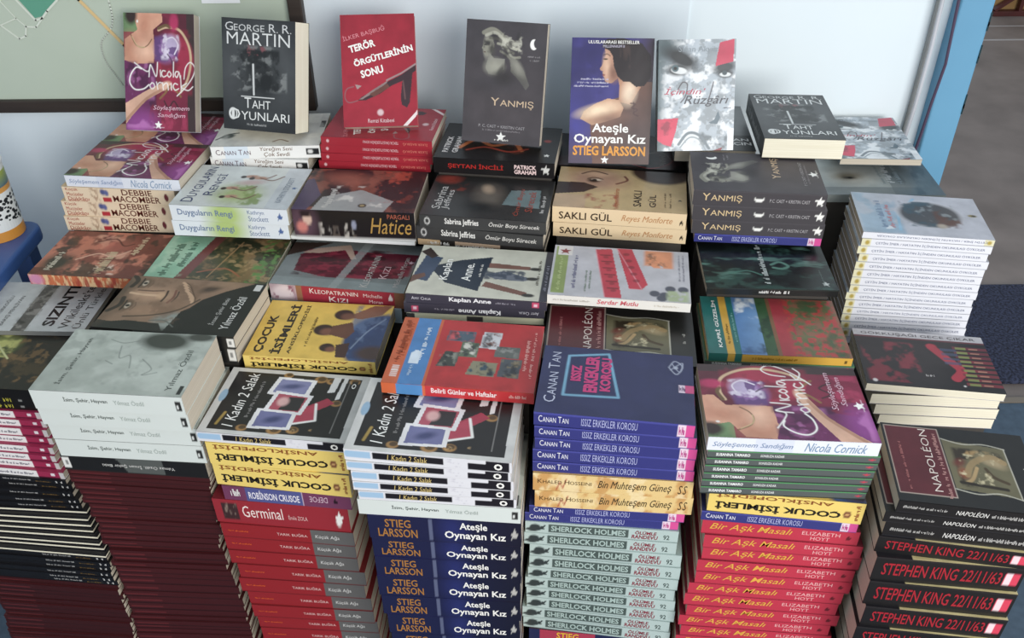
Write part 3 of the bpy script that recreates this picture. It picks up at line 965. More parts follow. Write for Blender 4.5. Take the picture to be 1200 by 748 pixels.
# romance cover: woman in a plum gown beside a red chair, lilac rose
c, s = design('cornick', 'P', '#7c1a38', '#dfe3ec', 1.5)
c.noise('#5a1228', 6, 2, .8, .5); c.rect(0, .84, .2, 1, '#6c8a5c'); c.noise('#3f5a3a', 12, 3, .8, .5, box=(0, .82, .2, 1)); c.rect(.72, .5, 1, 1, '#57192a'); c.rect(.9, 0, 1, 1, '#3c2a2a')
c.ell(.74, .58, 3.4, 5.2, '#a31c40', .1); c.noise('#7c1430', 7, 9, .8, .5, box=(.5, .3, .98, .88)); c.line([(.5, .86), (.62, .885), (.8, .86), (.92, .74), (.95, .6), (.9, .45), (.8, .34)], .42, '#cfae88', curve=True); c.line([(.5, .875), (.6, .9), (.66, .885)], .5, '#6a5030', curve=True)
c.ell(.72, .93, .8, 1.5, '#b01c55', .3)
c.poly([(.14, 1), (.2, .86), (.02, .78), (0, .55), (.42, .55), (.44, .74), (.42, .86), (.56, .93), (.55, 1)], '#d49a7c')
c.ell(.36, 1, 2.2, 1.2, '#cf9276', .2); c.ell(.3, .9, .9, 1.6, '#b87a5e', .6, -10, .8); c.ell(.1, .7, 1.8, 2.2, '#b5765a', .7, k=.7); c.ell(.3, .68, 1.8, 1.2, '#e6b698', .7, k=.8); c.ell(.11, .98, 1.1, 1.5, '#33201c', .3); c.ell(.2, .93, .18, .25, '#e6ded6', .2)
c.line([(.1, .82), (.17, .735), (.26, .71), (.34, .73), (.4, .78)], .16, '#6a4a2a', curve=True); c.line([(.12, .8), (.2, .72), (.3, .715)], .1, '#d6c08a', curve=True)
c.poly([(0, .6), (.15, .57), (.42, .58), (.46, .4), (.36, .2), (.3, .0), (0, 0)], '#6e2258'); c.noise('#4a143e', 7, 3, .9, .46, box=(0, 0, .46, .6), sx=1.6); c.noise('#a35a92', 9, 7, .8, .58, box=(0, .25, .44, .6), sx=1.6); c.ell(.2, .05, 3.4, 2.2, '#8f3a8a', .6); c.noise('#c070b8', 6, 8, .7, .52, box=(0, 0, .42, .2))
c.poly([(0, .23), (0, .05), (.1, .13), (.3, .26), (.6, .365), (.57, .42), (.45, .39), (.28, .335)], '#d8a88c'); c.line([(0, .08), (.15, .18), (.32, .28), (.55, .365)], .5, '#a87458', .7, curve=True); c.ell(.59, .39, 1.1, .7, '#e0b296', .3, 20)
c.poly([(.52, .0), (.9, 0), (.86, .3), (.62, .36), (.5, .2)], '#7c1638'); c.noise('#a82a52', 7, 12, .8, .52, box=(.5, 0, .9, .36), sx=2); c.line([(.5, .28), (.58, .33), (.66, .39), (.75, .34), (.8, .3)], .35, '#8a6238', curve=True); c.line([(.56, .26), (.62, .2), (.7, .26), (.78, .18)], .25, '#3a1a22', curve=True)
c.ell(.6, .7, 2.1, 2.2, '#8f62a0', .3); c.ell(.68, .74, 1.4, 1.5, '#b9a6c8', .4); c.noise('#5f3a78', 13, 5, .9, .5, box=(.42, .58, .78, .82)); c.noise('#dcd0e2', 15, 6, .9, .58, box=(.5, .6, .8, .84))
c.line([(.6, .78), (.7, .8), (.77, .74), (.72, .66)], .2, '#e3d9e6', curve=True); c.line([(.62, .66), (.68, .6), (.7, .5)], .2, '#4a3050', curve=True)
def zp(q): return [((x / 4 - 148) / 83, 1 - (y / 4 - 15) / 137) for x, y in q]
for q in ([(672, 318), (648, 312), (622, 345), (616, 385), (640, 415), (680, 412), (706, 392)], [(722, 382), (711, 395), (720, 411), (733, 402), (730, 386), (720, 382)], [(743, 378), (749, 412)], [(746, 392), (757, 380), (767, 381)],
          [(772, 380), (775, 413)], [(775, 394), (788, 381), (796, 388), (799, 413)], [(812, 382), (814, 413)], [(843, 387), (830, 382), (822, 397), (831, 413), (848, 406)], [(858, 345), (860, 413)], [(886, 380), (862, 398), (892, 413), (915, 395)],
          [(840, 440), (880, 400), (915, 350), (926, 308), (905, 282), (882, 308), (874, 360)], [(708, 354), (716, 298), (742, 352), (750, 286)], [(762, 322), (764, 352)], [(786, 326), (774, 324), (768, 340), (777, 353), (792, 346)], [(804, 326), (796, 340), (804, 353), (814, 340), (804, 326)],
          [(826, 282), (824, 352)], [(850, 328), (837, 327), (832, 343), (841, 353), (851, 332), (856, 354)], [(640, 290), (700, 330), (716, 298)]):
    c.line(zp(q), .17 if q[0][0] != 672 else .22, WH, curve=True)
c.text('Söyleşemem', .4, .17, .92, .22, '#e0bcc8', shear=.25); c.text('Sandığım', .46, .11, .86, .158, '#e0bcc8', shear=.25)
c.star(.47, .05, .8, WH); c.line([(.4, .03), (.55, .03)], .1, '#d9c2cc')
s.rect(.28, 0, .5, 1, '#d3d9e8')
s.text('Söyleşemem Sandığım', .03, .2, .5, .7, '#7f93b4', shear=.3); s.text('Nicola Cornick', .57, .15, .93, .82, '#7c97b4', shear=.35)

c, s = design('macomber', 'L', '#cfae84', '#e6cfae', False)
s.text('DEBBIE', .53, .55, .8, .93, '#5e2c22', bold=.01); s.text('MACOMBER', .44, .08, .86, .5, '#5e2c22', bold=.01)
for i, w in enumerate(('Küçük', 'Mucizeler', 'Dükkânı')): s.text(w, .03, .68 - i * .3, .14 + .04 * i, .92 - i * .3, '#a8493c')
s.noise('#b08f72', 60, 3, .9, .45, box=(.23, 0, .33, 1)); s.ell(.36, .7, .5, .5, '#4d5586', .3); s.ell(.39, .65, .4, .5, '#5a6296', .3)
s.rect(.35, .1, .42, .32, '#b5232f'); s.ell(.92, .5, .38, .6, '#6a2530', .1); s.text('~12', .03, .02, .2, .12, '#b86a5a')

c, s = design('painted', 'L', '#7a3c2e', '#d9723f')
c.noise('#c9785c', 7, 11, .9, .48); c.noise('#e0a486', 9, 12, .8, .55, box=(.3, .1, .8, .95)); c.noise('#3a2a1e', 8, 13, .9, .53)
c.ell(.16, .25, 2.6, 2.4, '#3b3224', .5); c.ell(.55, .65, 3.2, 2.2, '#bb6450', .6, 20, .8); c.line([(.35, .75), (.5, .85), (.62, .7), (.7, .75)], .3, '#5a2018', curve=True)
c.line([(.3, .35), (.45, .5), (.6, .45), (.72, .6)], .25, '#e3b296', curve=True); c.noise('#e8cdb8', 20, 15, .9, .6, box=(.5, .05, .75, .3))
c.text('~7', .1, .1, .16, .5, '#d8cdb8'); c.text('~9', .52, .08, .62, .55, '#d8c4a0'); c.text('~6', .74, .5, .8, .9, '#d8c4a0')
s.noise('#f2c48c', 40, 4, 1, .5, .05, sy=.2); s.noise('#b33a26', 30, 6, .9, .55, sy=.2); s.ell(.06, .5, 1.3, 1.4, '#d98ab0', .4)

c, s = design('grey_title', 'L', '#c3c4c2', '#8a8985')
c.rect(.4, 0, .52, 1, '#5a5651'); c.noise('#8f8a82', 22, 5, .9, .5, box=(.38, 0, .54, 1)); c.noise('#2e2b28', 18, 7, .8, .55, box=(.38, 0, .54, 1))
c.text('SIZINTI', .62, .1, .72, .92, '#1d1d1d', bold=.03); c.text("Wikileaks'te", .77, .06, .85, .92, '#33312f'); c.text('Ünlü Türkler', .88, .06, .95, .94, '#4a4744')
c.text('BARIŞ TERKOĞLU', .17, .1, .22, .7, '#5c5a58'); c.text('BARIŞ PEHLİVAN', .26, .1, .31, .7, '#5c5a58')

c, s = design('leaf', 'L', '#211c15', '#100f0e')
c.noise('#4a3a22', 9, 2, .9, .5); c.ell(.42, .7, 3.2, 2.6, '#8a9148', .5, 25, .9); c.noise('#c3c06a', 14, 8, .9, .52, sx=.4, box=(.2, .45, .6, 1)); c.noise('#2c3a1c', 12, 9, .9, .52, box=(.2, .3, .62, .8))
c.noise('#7a5a32', 16, 4, .8, .56, box=(.55, .1, 1, .9)); c.line([(.3, .95), (.45, .7), (.6, .5)], .3, '#c9c88a', curve=True)

c, s = design('black_yellow', 'L', '#1a1714', '#12100f', False)
s.text('~8', .6, .25, .8, .8, '#c9c24a'); s.rect(.86, .35, .89, .65, '#8a8a86')

c, s = design('magenta', 'L', '#a01848', '#eeeae8', False)
s.rect(.79, 0, .965, 1, '#a41a4b'); s.rect(.79, 0, .965, .12, '#5c1030'); s.rect(.9, .35, .925, .75, '#efe6ea'); s.text('~14', .42, .3, .76, .65, '#55566a'); s.rect(.965, 0, 1, 1, '#d6d0ce')

c, s = design('black_white', 'L', '#17161a', '#151417', False)
s.text('~16', .5, .4, .72, .68, '#b9b7b4'); s.text('~10', .76, .3, .88, .5, '#8a6a3a'); s.text('~3', .92, .3, .97, .75, '#e6e4e0')

c, s = design('flipped_black', 'L', '#15141a', '#17151c', False, pages='white', board=.0042)

for key, col in (('darkred', '#461115'), ('darkred_short', '#3c0f12')):
    c, s = design(key, 'L', '#4a1014', col, False, gloss=False)
    s.grad('#3a0c10', 0, .6, 1, .2, .5); s.rect(0, 0, 1, .12, '#2c0a0d'); s.rect(.02, .4, .3, .5, '#7a262a', .5)

c, s = design('white_script', 'L', '#d3d1ca', '#eceae5')
c.ell(.12, .3, 1.2, .9, '#4a5254', .3, 40); c.line([(.02, .2), (.12, .36), (.2, .4)], .35, '#3a4446', curve=True); c.line([(.56, .12), (.62, .18), (.7, .12)], .3, '#7a5a42', curve=True)
c.rect(.93, .75, 1, .97, '#c6c4be'); c.rect(.94, .55, .99, .75, '#2a2a2c'); c.noise('#bdbcb8', 5, 3, .6, .5)
s.rect(.12, 0, .34, 1, '#cfdce8', .8); s.text('CANAN TAN', .04, .3, .36, .72, '#6a5560', sc=True); s.text('Yüreğim Seni', .45, .52, .75, .92, '#6b4a35', shear=.15); s.text('Çok Sevdi', .48, .08, .72, .48, '#6b4a35', shear=.15)
s.rect(.87, .3, .99, .72, '#1c1c1e'); s.ell(.91, .5, .5, .4, '#d9d7d2', .2)

c, s = design('green_white', 'L', '#ced2ce', '#e2e7ec')
c.ell(.5, .3, 3.6, 3.0, '#a9b878', .6); c.noise('#7f9648', 10, 4, .8, .55, box=(.33, .05, .75, .6)); c.rect(.8, 0, 1, 1, '#c3c8cb')
for (x, y) in ((.42, .45), (.52, .75), (.6, .72), (.46, .25)):
    c.ell(x, y, 1.2, .5, '#b98a72', .3, 5); c.ell(x - .07, y - .02, .5, .45, '#2e2420', .2); c.line([(x, y), (x + .12, y - .05), (x + .2, y + .06)], .3, '#7a5648', curve=True)
c.ell(.55, .6, 2.2, .8, '#c9a0a0', .5, 8, .7); c.text('DUYGULARIN', .07, .08, .17, .95, '#3d4a6e', sc=True); c.text('RENGİ', .21, .25, .3, .78, '#3d4a6e', sc=True)
c.text('KATHRYN STOCKETT', .86, .15, .91, .75, '#7a8594'); c.star(.95, .5, .5, '#4d6a96')
s.ell(.47, .5, 3.2, 2.5, '#b6cc78', .5); s.text('Duyguların Rengi', .06, .25, .53, .75, '#6e80a0', bold=.01); s.text('Kathryn', .66, .52, .8, .85, '#6e80a0'); s.text('Stockett', .66, .15, .83, .48, '#6e80a0'); s.star(.93, .5, .7, '#4a67a0')

c, s = design('green_painting', 'L', '#4d4a30', '#c3d6b8')
c.noise('#8a6a42', 8, 4, .9, .5); c.noise('#2e3522', 9, 6, .9, .52); c.noise('#a8875a', 16, 8, .8, .56)
c.poly([(0, 0), (.24, 0), (.36, 1), (0, 1)], '#93c2a2'); c.poly([(.24, 0), (.33, 0), (.45, 1), (.36, 1)], '#7a3f3a'); c.noise('#b5d4b4', 6, 9, .6, .5, box=(0, 0, .3, 1))
c.noise('#5f8a42', 22, 10, 1, .48, box=(.8, 0, 1, 1)); c.line([(.4, .2), (.6, .3), (.75, .15)], .3, '#a35a3a', curve=True); c.line([(.5, .1), (.62, .9)], .18, '#b58a5a')
c.text('~9', .09, .1, .16, .8, '#4d6a58', shear=.2); c.text('~8', .2, .3, .26, .85, '#4d6a58', shear=.2)

# man's face in warm light, black suit
c, s = design('black_face', 'L', '#191919', '#1a1a1b', 1.5)
c.poly([(0, .1), (.12, .12), (.5, .1), (.54, .35), (.62, .62), (.74, .8), (.92, 1), (0, 1)], '#8f7058')
c.ell(.52, .2, 2.6, 2.0, '#8f948c', .3); c.poly([(.5, 0), (.8, 0), (1, .3), (1, 1), (.93, 1), (.72, .74), (.53, .38)], '#191919'); c.poly([(.0, 0), (.5, 0), (.44, .14), (.2, .16), (.1, .12), (0, .14)], '#262422')
c.ell(.2, .66, 4.6, 1.6, '#b08a6c', .6, -4); c.ell(.28, .35, 2.4, 1.2, '#a07c60', .6, 8); c.ell(.0, .65, 1.6, 6, '#5c4838', .6); c.noise('#7a5c46', 9, 5, .6, .52, box=(0, .14, .6, 1))
c.line([(.02, .3), (.07, .42), (.06, .56)], .7, '#33261e', curve=True); c.line([(.02, .98), (.06, .9), (.05, .78)], .7, '#33261e', curve=True)
for y in (.42, .86): c.ell(.125, y, .75, 1.1, '#54402f', .5); c.ell(.13, y, .35, .7, '#cbb8a0', .3); c.ell(.13, y, .3, .32, '#120e0c', .25); c.line([(.1, y - .09), (.105, y), (.1, y + .09)], .22, '#1f1712', curve=True); c.line([(.17, y - .08), (.185, y), (.17, y + .07)], .14, '#6a5040', curve=True)
c.line([(.08, .66), (.18, .64), (.29, .64)], .5, '#d0ab88', .8, curve=True); c.line([(.12, .72), (.22, .72), (.3, .74)], .35, '#6e5140', curve=True); c.ell(.31, .64, .6, .75, '#c49c78', .5); c.line([(.34, .54), (.345, .64), (.335, .74)], .3, '#3f2c22', curve=True)
c.line([(.39, .52), (.405, .63), (.39, .76)], .35, '#7a4a3c', curve=True); c.line([(.415, .54), (.425, .64), (.415, .74)], .2, '#3a251e', curve=True); c.ell(.48, .5, 1.4, .9, '#8a6a52', .6, -20)
for k in range(4): c.line([(.4 + .02 * k, .92 - .05 * k), (.46 + .025 * k, .84 - .06 * k), (.5 + .02 * k, .7 - .05 * k)], .42, '#c9a280', curve=True); c.line([(.425 + .02 * k, .92 - .05 * k), (.48 + .025 * k, .84 - .06 * k), (.52 + .02 * k, .7 - .05 * k)], .14, '#5a4030', curve=True)
c.ell(.63, .84, 1.5, .8, '#4a382c', .5, 35); c.ell(.74, .95, 2.4, .7, '#9a7a5e', .6, 12); c.line([(.16, .22), (.35, .28), (.5, .4), (.6, .62)], .3, '#4f3d30', curve=True); c.line([(.36, .18), (.46, .2), (.55, .1)], .2, '#5f645e', curve=True)
c.text('İnsan Şehir Bitki', .77, .18, .82, .68, '#b9b7b2', shear=.1); c.text('Yılmaz Özdil', .85, .12, .925, .72, '#dedcd6'); c.rect(.93, .86, .98, .98, '#d6d4ce')
s.poly([(.3, 0), (.62, 0), (.55, 1), (.3, 1)], '#565a57'); s.text('Yılmaz Özdil. İnsan Şehir Bitki', .22, .38, .72, .68, '#d9d7d2'); s.rect(.945, .2, .995, .85, '#e6e4de'); s.rect(.96, .4, .98, .7, '#8a8a88')

c, s = design('white_city', 'L', '#b9bfb5', '#d6ddd8')
c.noise('#a3aaa0', 4, 4, .7, .5); c.noise('#8f968e', 10, 6, .5, .6); c.ell(.68, .86, 3.4, 1.9, '#3f433d', .25, -6); c.ell(.9, .95, 2.0, .9, '#4a4d47', .3)
for pts in ([(.4, .75), (.44, .55), (.5, .6), (.55, .4)], [(.6, .55), (.7, .4), (.66, .3), (.75, .35)], [(.36, .5), (.42, .45)], [(.3, .85), (.4, .8), (.5, .85)]): c.line(pts, .14, '#7c837c', curve=True)
c.text('İsim, Şehir, Hayvan', .13, .1, .18, .85, '#444a46'); c.text('Yılmaz Özdil', .86, .08, .91, .72, '#59605b'); c.rect(.955, .04, .985, .16, '#2c2e2c')
s.text('İsim, Şehir, Hayvan', .21, .42, .5, .72, '#45504c', bold=.01); s.text('Yılmaz Özdil', .54, .42, .74, .7, '#9aa59f'); s.rect(.945, .28, .985, .72, '#2b2d2c'); s.rect(.955, .4, .968, .6, '#d9dcd8')

c, s = design('red_rifle', 'P', '#9a1029', '#a8142a', 1.5)
c.ell(.5, .35, 6, 8, '#b01631', .8, k=.7)
c.text('İLKER BAŞBUĞ', .02, .80, .6, .86, '#dc8a92', ang=14); c.text('TERÖR', .1, .685, .46, .765, WH, bold=.035, ang=14)
c.text('ÖRGÜTLERİNİN', .15, .60, .97, .675, WH, bold=.035, ang=14); c.text('SONU', .25, .455, .56, .525, WH, bold=.035, ang=14)
c.poly([(.2, .235), (.26, .27), (.4, .315), (.62, .40), (.8, .455), (1, .545), (1, .49), (.95, .47), (.93, .36), (.9, .21), (.86, .16), (.79, .19), (.78, .26), (.81, .4), (.66, .36), (.5, .29), (.3, .235)], '#3f2a30')
c.poly([(.22, .245), (.4, .325), (.62, .41), (.6, .385), (.4, .295), (.26, .245)], '#8f7674'); c.poly([(.36, .29), (.6, .38), (.64, .35), (.42, .265)], '#6e4238'); c.line([(.6, .41), (.8, .47), (1, .55)], .28, '#a08a8a'); c.line([(.82, .4), (.84, .24)], .25, '#6a4a4a')
c.line([(.15, .36), (.06, .34), (.03, .27), (.08, .22), (.2, .235)], .16, '#8a6064', curve=True); c.poly([(.17, .38), (.26, .365), (.2, .335)], '#a58a88'); c.ell(.5, .125, .55, .55, '#e3c2c4', .3); c.text('Remzi Kitabevi', .33, .035, .68, .07, '#e3c9ca'); c.poly([(.8, 0), (1, .14), (1, .1), (.86, 0)], '#ead9d6')
s.text('TERÖR ÖRGÜTLERİNİN SONU', .38, .3, .7, .75, '#e6c4c6', 'turned'); s.text('İLKER BAŞBUĞ', .74, .3, .96, .75, '#d98070', 'turned'); s.ell(.06, .5, .25, .5, '#e0b4b6', .2)

c, s = design('portrait', 'L', '#2c2023', '#1a1517')
c.noise('#8a4a3a', 7, 5, .9, .52); c.ell(.35, .75, 4, 2, '#a3604e', .6, -10, .8); c.poly([(0, 0), (.12, 0), (.18, .35), (.05, .75), (0, .7)], '#4d3f5c'); c.poly([(.16, .0), (.75, 0), (.8, .25), (.5, .5), (.2, .3)], '#9d9c9a')
c.noise('#d6cfc6', 10, 8, .8, .55, box=(.2, .05, .75, .6)); c.noise('#b8452e', 12, 9, .8, .56, box=(.6, .2, 1, 1)); c.ell(.56, .13, .7, .6, '#1a1412', .2); c.ell(.56, .13, .4, .35, '#a89468', .3); c.rect(.86, 0, 1, 1, '#211a1c', .6)
c.text('~5', .24, .1, .3, .5, '#c9c5bf')
s.ell(.08, .5, 2.4, 1.6, '#5a3f4c', .4); s.ell(.12, .66, .75, .5, '#d9b4a0', .2); s.ell(.07, .38, .9, .5, '#d27a70', .3); s.ell(.11, .86, 1.0, .3, '#2c1c20', .3); s.noise('#b9b2a8', 30, 4, .9, .52, box=(.2, 0, .5, .6)); s.noise('#5a5048', 30, 7, .9, .5, box=(.2, 0, .55, .5))
s.rect(0, 0, 1, .07, '#c9c6c2'); s.ell(.5, .5, .4, .38, '#8f93a8', .3); s.text('Hatice', .63, .22, .97, .78, '#b08a4a', shear=.3); s.text('PARGALI', .78, .76, .96, .92, '#b0604a')

c, s = design('thin_white', 'L', '#dcdcd8', '#e4e5e2', False)

c, s = design('red_gown', 'L', '#737a79', '#a82438')
c.poly([(.12, .3), (.4, .2), (.95, .28), (1, .8), (.6, .78), (.3, .85), (.1, .65)], '#5c1226'); c.noise('#8a2038', 9, 4, .9, .5, sy=2, box=(.1, .2, 1, .85)); c.noise('#2c0a14', 9, 8, .8, .55, sy=2, box=(.1, .2, 1, .85))
c.poly([(.1, .68), (.2, .8), (.44, .92), (.54, .62), (.5, .6), (.42, .8), (.24, .7)], '#b89a88'); c.poly([(0, .9), (.3, .95), (.1, .7), (0, .6)], '#3a2a24'); c.rect(.0, .0, 1, .16, '#818a89'); c.poly([(.44, 0), (.5, 0), (.62, 1), (.55, 1)], '#9aa19f', .6)
c.text("KLEOPATRA'NIN", .66, .06, .72, .72, '#b9b4ae', sc=True); c.text('KIZI', .77, .25, .83, .5, '#c6a6a8', sc=True); c.text('Michelle Moran', .9, .1, .94, .72, '#b0a8a4'); c.star(.96, .62, .5, '#d9b4bc')
s.rect(0, 0, .2, 1, '#b9a0a8'); s.ell(.1, .5, 1.9, 1.1, '#e3d2d6', .3, 15); s.noise('#8a3a5a', 20, 3, .9, .52, box=(0, 0, .2, 1)); s.rect(.2, 0, .24, 1, '#9a6a4a'); s.rect(.93, 0, 1, 1, '#8a5a40')
s.text("KLEOPATRA'NIN", .3, .56, .66, .88, '#f0e2dc', sc=True); s.text('KIZI', .44, .1, .58, .44, '#f0e2dc', sc=True); s.text('Michelle', .7, .56, .84, .78, '#e8ccc8'); s.text('Moran', .74, .2, .84, .42, '#e8ccc8'); s.star(.9, .6, .6, '#f0e2dc')

c, s = design('pale_blue', 'L', '#a9bfca', '#b3c8d3', False)

c, s = design('yellow_names', 'L', '#e6bc46', '#efd063')
c.ell(.98, .35, 5.6, 6.4, '#32466f', .06); c.noise('#5a7094', 12, 4, .8, .54, box=(.7, 0, 1, 1)); c.ell(.96, .14, 2.6, 1.6, '#4a362f', .3); c.line([(.78, .2), (.86, .5), (.97, .75)], .2, '#8a9ab4', curve=True)
c.poly([(.66, .75), (.84, .98), (.99, 1), (.93, .82), (.78, .72)], '#8a5a42')
for x, y, r in ((.63, .79, 1.55), (.52, .5, 1.6), (.6, .2, 1.15)): c.ell(x, y, r, r * .82, '#3a2722', .1); c.ell(x + .035, y - .03, r * .7, r * .55, '#7a4d3a', .3)
c.poly([(.58, .58), (.72, .66), (.76, .5), (.72, .36), (.58, .42)], '#6a4230'); c.poly([(.66, .25), (.76, .3), (.77, .05), (.69, .05)], '#4a3028')
c.text('ÇOCUK', .055, .06, .14, .72, '#2b2118', bold=.035); c.text('İSİMLERİ', .18, .05, .265, .93, '#2b2118', bold=.035); c.text('ANSİKLOPEDİSİ', .305, .06, .34, .93, '#3a2d1c', bold=.02); c.text('~15', .415, .2, .44, .72, '#5a4520')
s.text('ÇOCUK İSİMLERİ', .05, .12, .86, .56, '#1e1a14', 'turned', bold=.035); s.text('ANSİKLOPEDİSİ', .05, .68, .8, .9, '#8a5228', 'turned', bold=.02)
s.ell(.9, .4, .5, .4, '#6e2c20', .15); s.ell(.9, .4, .25, .2, '#d9a860', .2); s.text('~5', .945, .15, .975, .85, '#8a3a24', 'up')

c, s = design('cards', 'L', '#cfcdc8', '#dfdee3', 1.6)
c.poly([(.055, .055), (.95, .055), (.945, .94), (.055, .94)], '#1f1c1c')
for x, y, r in ((.28, .1, 1.0), (.5, .1, 1.3), (.62, .12, 1.1), (.74, .88, 1.0), (.66, .9, 1.2), (.83, .55, 1.0), (.42, .93, .9), (.9, .9, 1.0)): c.ell(x, y, r * .75, r * .6, '#a87c40', .15); c.ell(x + .005, y + .01, r * .5, r * .4, '#2a2018', .2, k=.8)
c.noise('#e0b878', 16, 5, .9, .6, box=(.35, .07, .75, .22))
c.poly([(.55, .2), (.82, .55), (.76, .62), (.5, .3)], '#a82a44'); c.poly([(.5, .16), (.74, .28), (.7, .52), (.6, .4)], '#b83a52'); c.line([(.5, .16), (.74, .28), (.7, .52)], .35, WH)
for q, f in (([(.33, .62), (.36, .9), (.64, .88), (.62, .6)], '#7f80a8'), ([(.36, .36), (.39, .68), (.66, .64), (.63, .34)], '#b04a5c'), ([(.31, .1), (.32, .4), (.6, .38), (.6, .12)], '#6e6f9c')):
    c.poly(q, '#e6e3e2')
    cx, cy = sum(p[0] for p in q) / 4, sum(p[1] for p in q) / 4
    ins = [(cx + (x - cx) * .78, cy + (y - cy) * .76) for x, y in q]
    c.poly(ins, f)
c.poly([(.46, .4), (.6, .4), (.61, .6), (.5, .6)], '#2e2a2c'); c.ell(.47, .52, .8, .9, '#d9a8a4', .3); c.ell(.46, .25, 1.2, .6, '#3f4470', .5, 20); c.ell(.48, .76, 1.4, .5, '#4a4e78', .5, 10)
c.poly([(.74, .7), (.79, .72), (.8, .96), (.75, .95)], '#dcdad6'); c.poly([(.81, .6), (.84, .62), (.85, .96), (.82, .96)], '#dcdad6'); c.line([(.87, .12), (.87, .9)], .07, '#a39f9a')
c.ell(.04, .55, .5, 1.3, '#8fb0c9', .1); c.line([(.1, .13), (.12, .3)], .4, '#a88a3a')
c.text('1 Kadın 2 Salak', .14, .1, .22, .92, WH, shear=.2); c.text('~16', .26, .25, .285, .8, '#8f8b88'); c.rect(.885, .76, .925, .9, '#151414'); c.text('O', .89, .79, .92, .87, WH, bold=.02)
s.rect(.01, .28, .16, .8, '#9cc0de'); s.ell(.02, .55, .4, .6, '#9cc0de', .1); s.rect(.17, .22, .6, .82, '#191720'); s.text('1 Kadın 2 Salak', .26, .26, .5, .78, '#d6bd7a', shear=.2)
s.noise('#b9b6c2', 40, 4, .8, .5, sx=.4, box=(.61, .1, .73, .9)); s.rect(.74, .1, .86, .62, '#191720'); s.rect(.85, .08, .985, .9, '#191720'); s.text('O', .895, .2, .945, .78, WH, bold=.05)

c, s = design('purple_adventure', 'L', '#5a2c46', '#74365a', False)
s.rect(.18, 0, .62, 1, '#4f548f'); s.rect(.62, 0, .63, 1, '#c9b0c0'); s.text('ROBİNSON CRUSOE', .2, .2, .6, .85, '#e3dfe8', bold=.02); s.text('DEFOE', .68, .35, .82, .75, '#d6b8c6', 'turned'); s.text('~3', .06, .3, .13, .8, WH); s.star(.88, .5, .6, '#2a1420')

c, s = design('crimson_classic', 'L', '#7a1622', '#9c1c2a', False)
s.rect(.06, .18, .18, .85, '#3f2626'); s.noise('#a08a7a', 30, 4, .8, .55, box=(.06, .18, .18, .85)); s.text('Germinal', .21, .3, .51, .78, '#f0dcd6'); s.text('Émile ZOLA', .55, .34, .69, .55, '#e3bcb8'); s.star(.93, .55, .8, WH); s.ell(.92, .4, .35, .5, WH, .3)

c, s = design('red_grey', 'L', '#7a1016', '#98101a', False)
s.rect(.68, 0, 1, 1, '#63615f'); s.rect(0, 0, 1, .07, '#6a0c12'); s.text('TARIK BUĞRA', .42, .42, .65, .66, '#e3bcb8'); s.text('Küçük Ağa', .71, .36, .89, .68, '#dcdad6', shear=.1); s.text('~7', .05, .45, .2, .55, '#d9602e')

c, s = design('black_flame', 'L', '#161313', '#171314')
c.noise('#4a2014', 6, 5, .9, .52, box=(.2, .1, .75, .9)); c.line([(.18, .3), (.3, .55), (.45, .4), (.62, .5), (.7, .3)], .8, '#b3622c', curve=True); c.line([(.25, .25), (.4, .35), (.6, .25), (.75, .35)], .5, '#8a2c1a', curve=True)
c.text('PATRICK', .05, .15, .1, .6, '#cfc9c6', bold=.03); c.text('GRAHAM', .13, .15, .18, .6, '#cfc9c6', bold=.03); c.ell(.9, .6, .6, .5, '#8a2c24', .3); c.star(.92, .2, .6, PALE)
s.text('ŞEYTAN İNCİLİ', .12, .3, .58, .72, '#b02a24', bold=.02); s.text('PATRICK', .67, .5, .85, .78, '#f0d2ce', bold=.03); s.text('GRAHAM', .67, .18, .85, .46, '#f0d2ce', bold=.03); s.star(.93, .5, .8, PALE)

c, s = design('dark_gothic', 'L', '#2f2d2c', '#3d3c3c')
c.ell(.12, .9, 1.8, 1.4, '#9a3a2c', .5); c.noise('#7a3024', 12, 4, .8, .54, box=(0, .6, .3, 1)); c.ell(.5, .55, 2.2, 3.2, '#6a6258', .6, 10); c.ell(.47, .7, .9, 1.4, '#a8917a', .5, 20); c.poly([(.62, .35), (.92, .3), (.9, .75), (.66, .7)], '#6d7f80'); c.ell(.45, .25, 2.5, 1.4, '#1d1f1f', .6)
c.text('Sabrina', .07, .15, .14, .7, '#c6c2bd', shear=.1); c.text('Jeffries', .15, .15, .22, .62, '#c6c2bd', shear=.1); c.text('Ömür Boyu', .72, .1, .78, .75, '#a3493a', shear=.15); c.text('Sürecek', .81, .2, .87, .7, '#a3493a', shear=.15); c.text('~6', .93, .2, .96, .6, '#c6c2bd')
s.ell(.06, .5, .45, .75, '#cfccc8', .1); s.ell(.06, .5, .3, .5, '#3d3c3c', .1); s.text('Sabrina Jeffries', .2, .22, .47, .82, '#e6e3de', bold=.02); s.text('Ömür Boyu Sürecek', .55, .28, .95, .76, '#d6d2cc', shear=.2, bold=.01)

c, s = design('tan_black', 'L', '#2c2724', '#2a2624', False)
s.rect(0, .0, .18, 1, '#c4a47a'); s.rect(.3, .4, .65, 1, '#b59a80'); s.text('~10', .08, .2, .25, .7, WH); s.text('~12', .3, .15, .6, .5, WH)

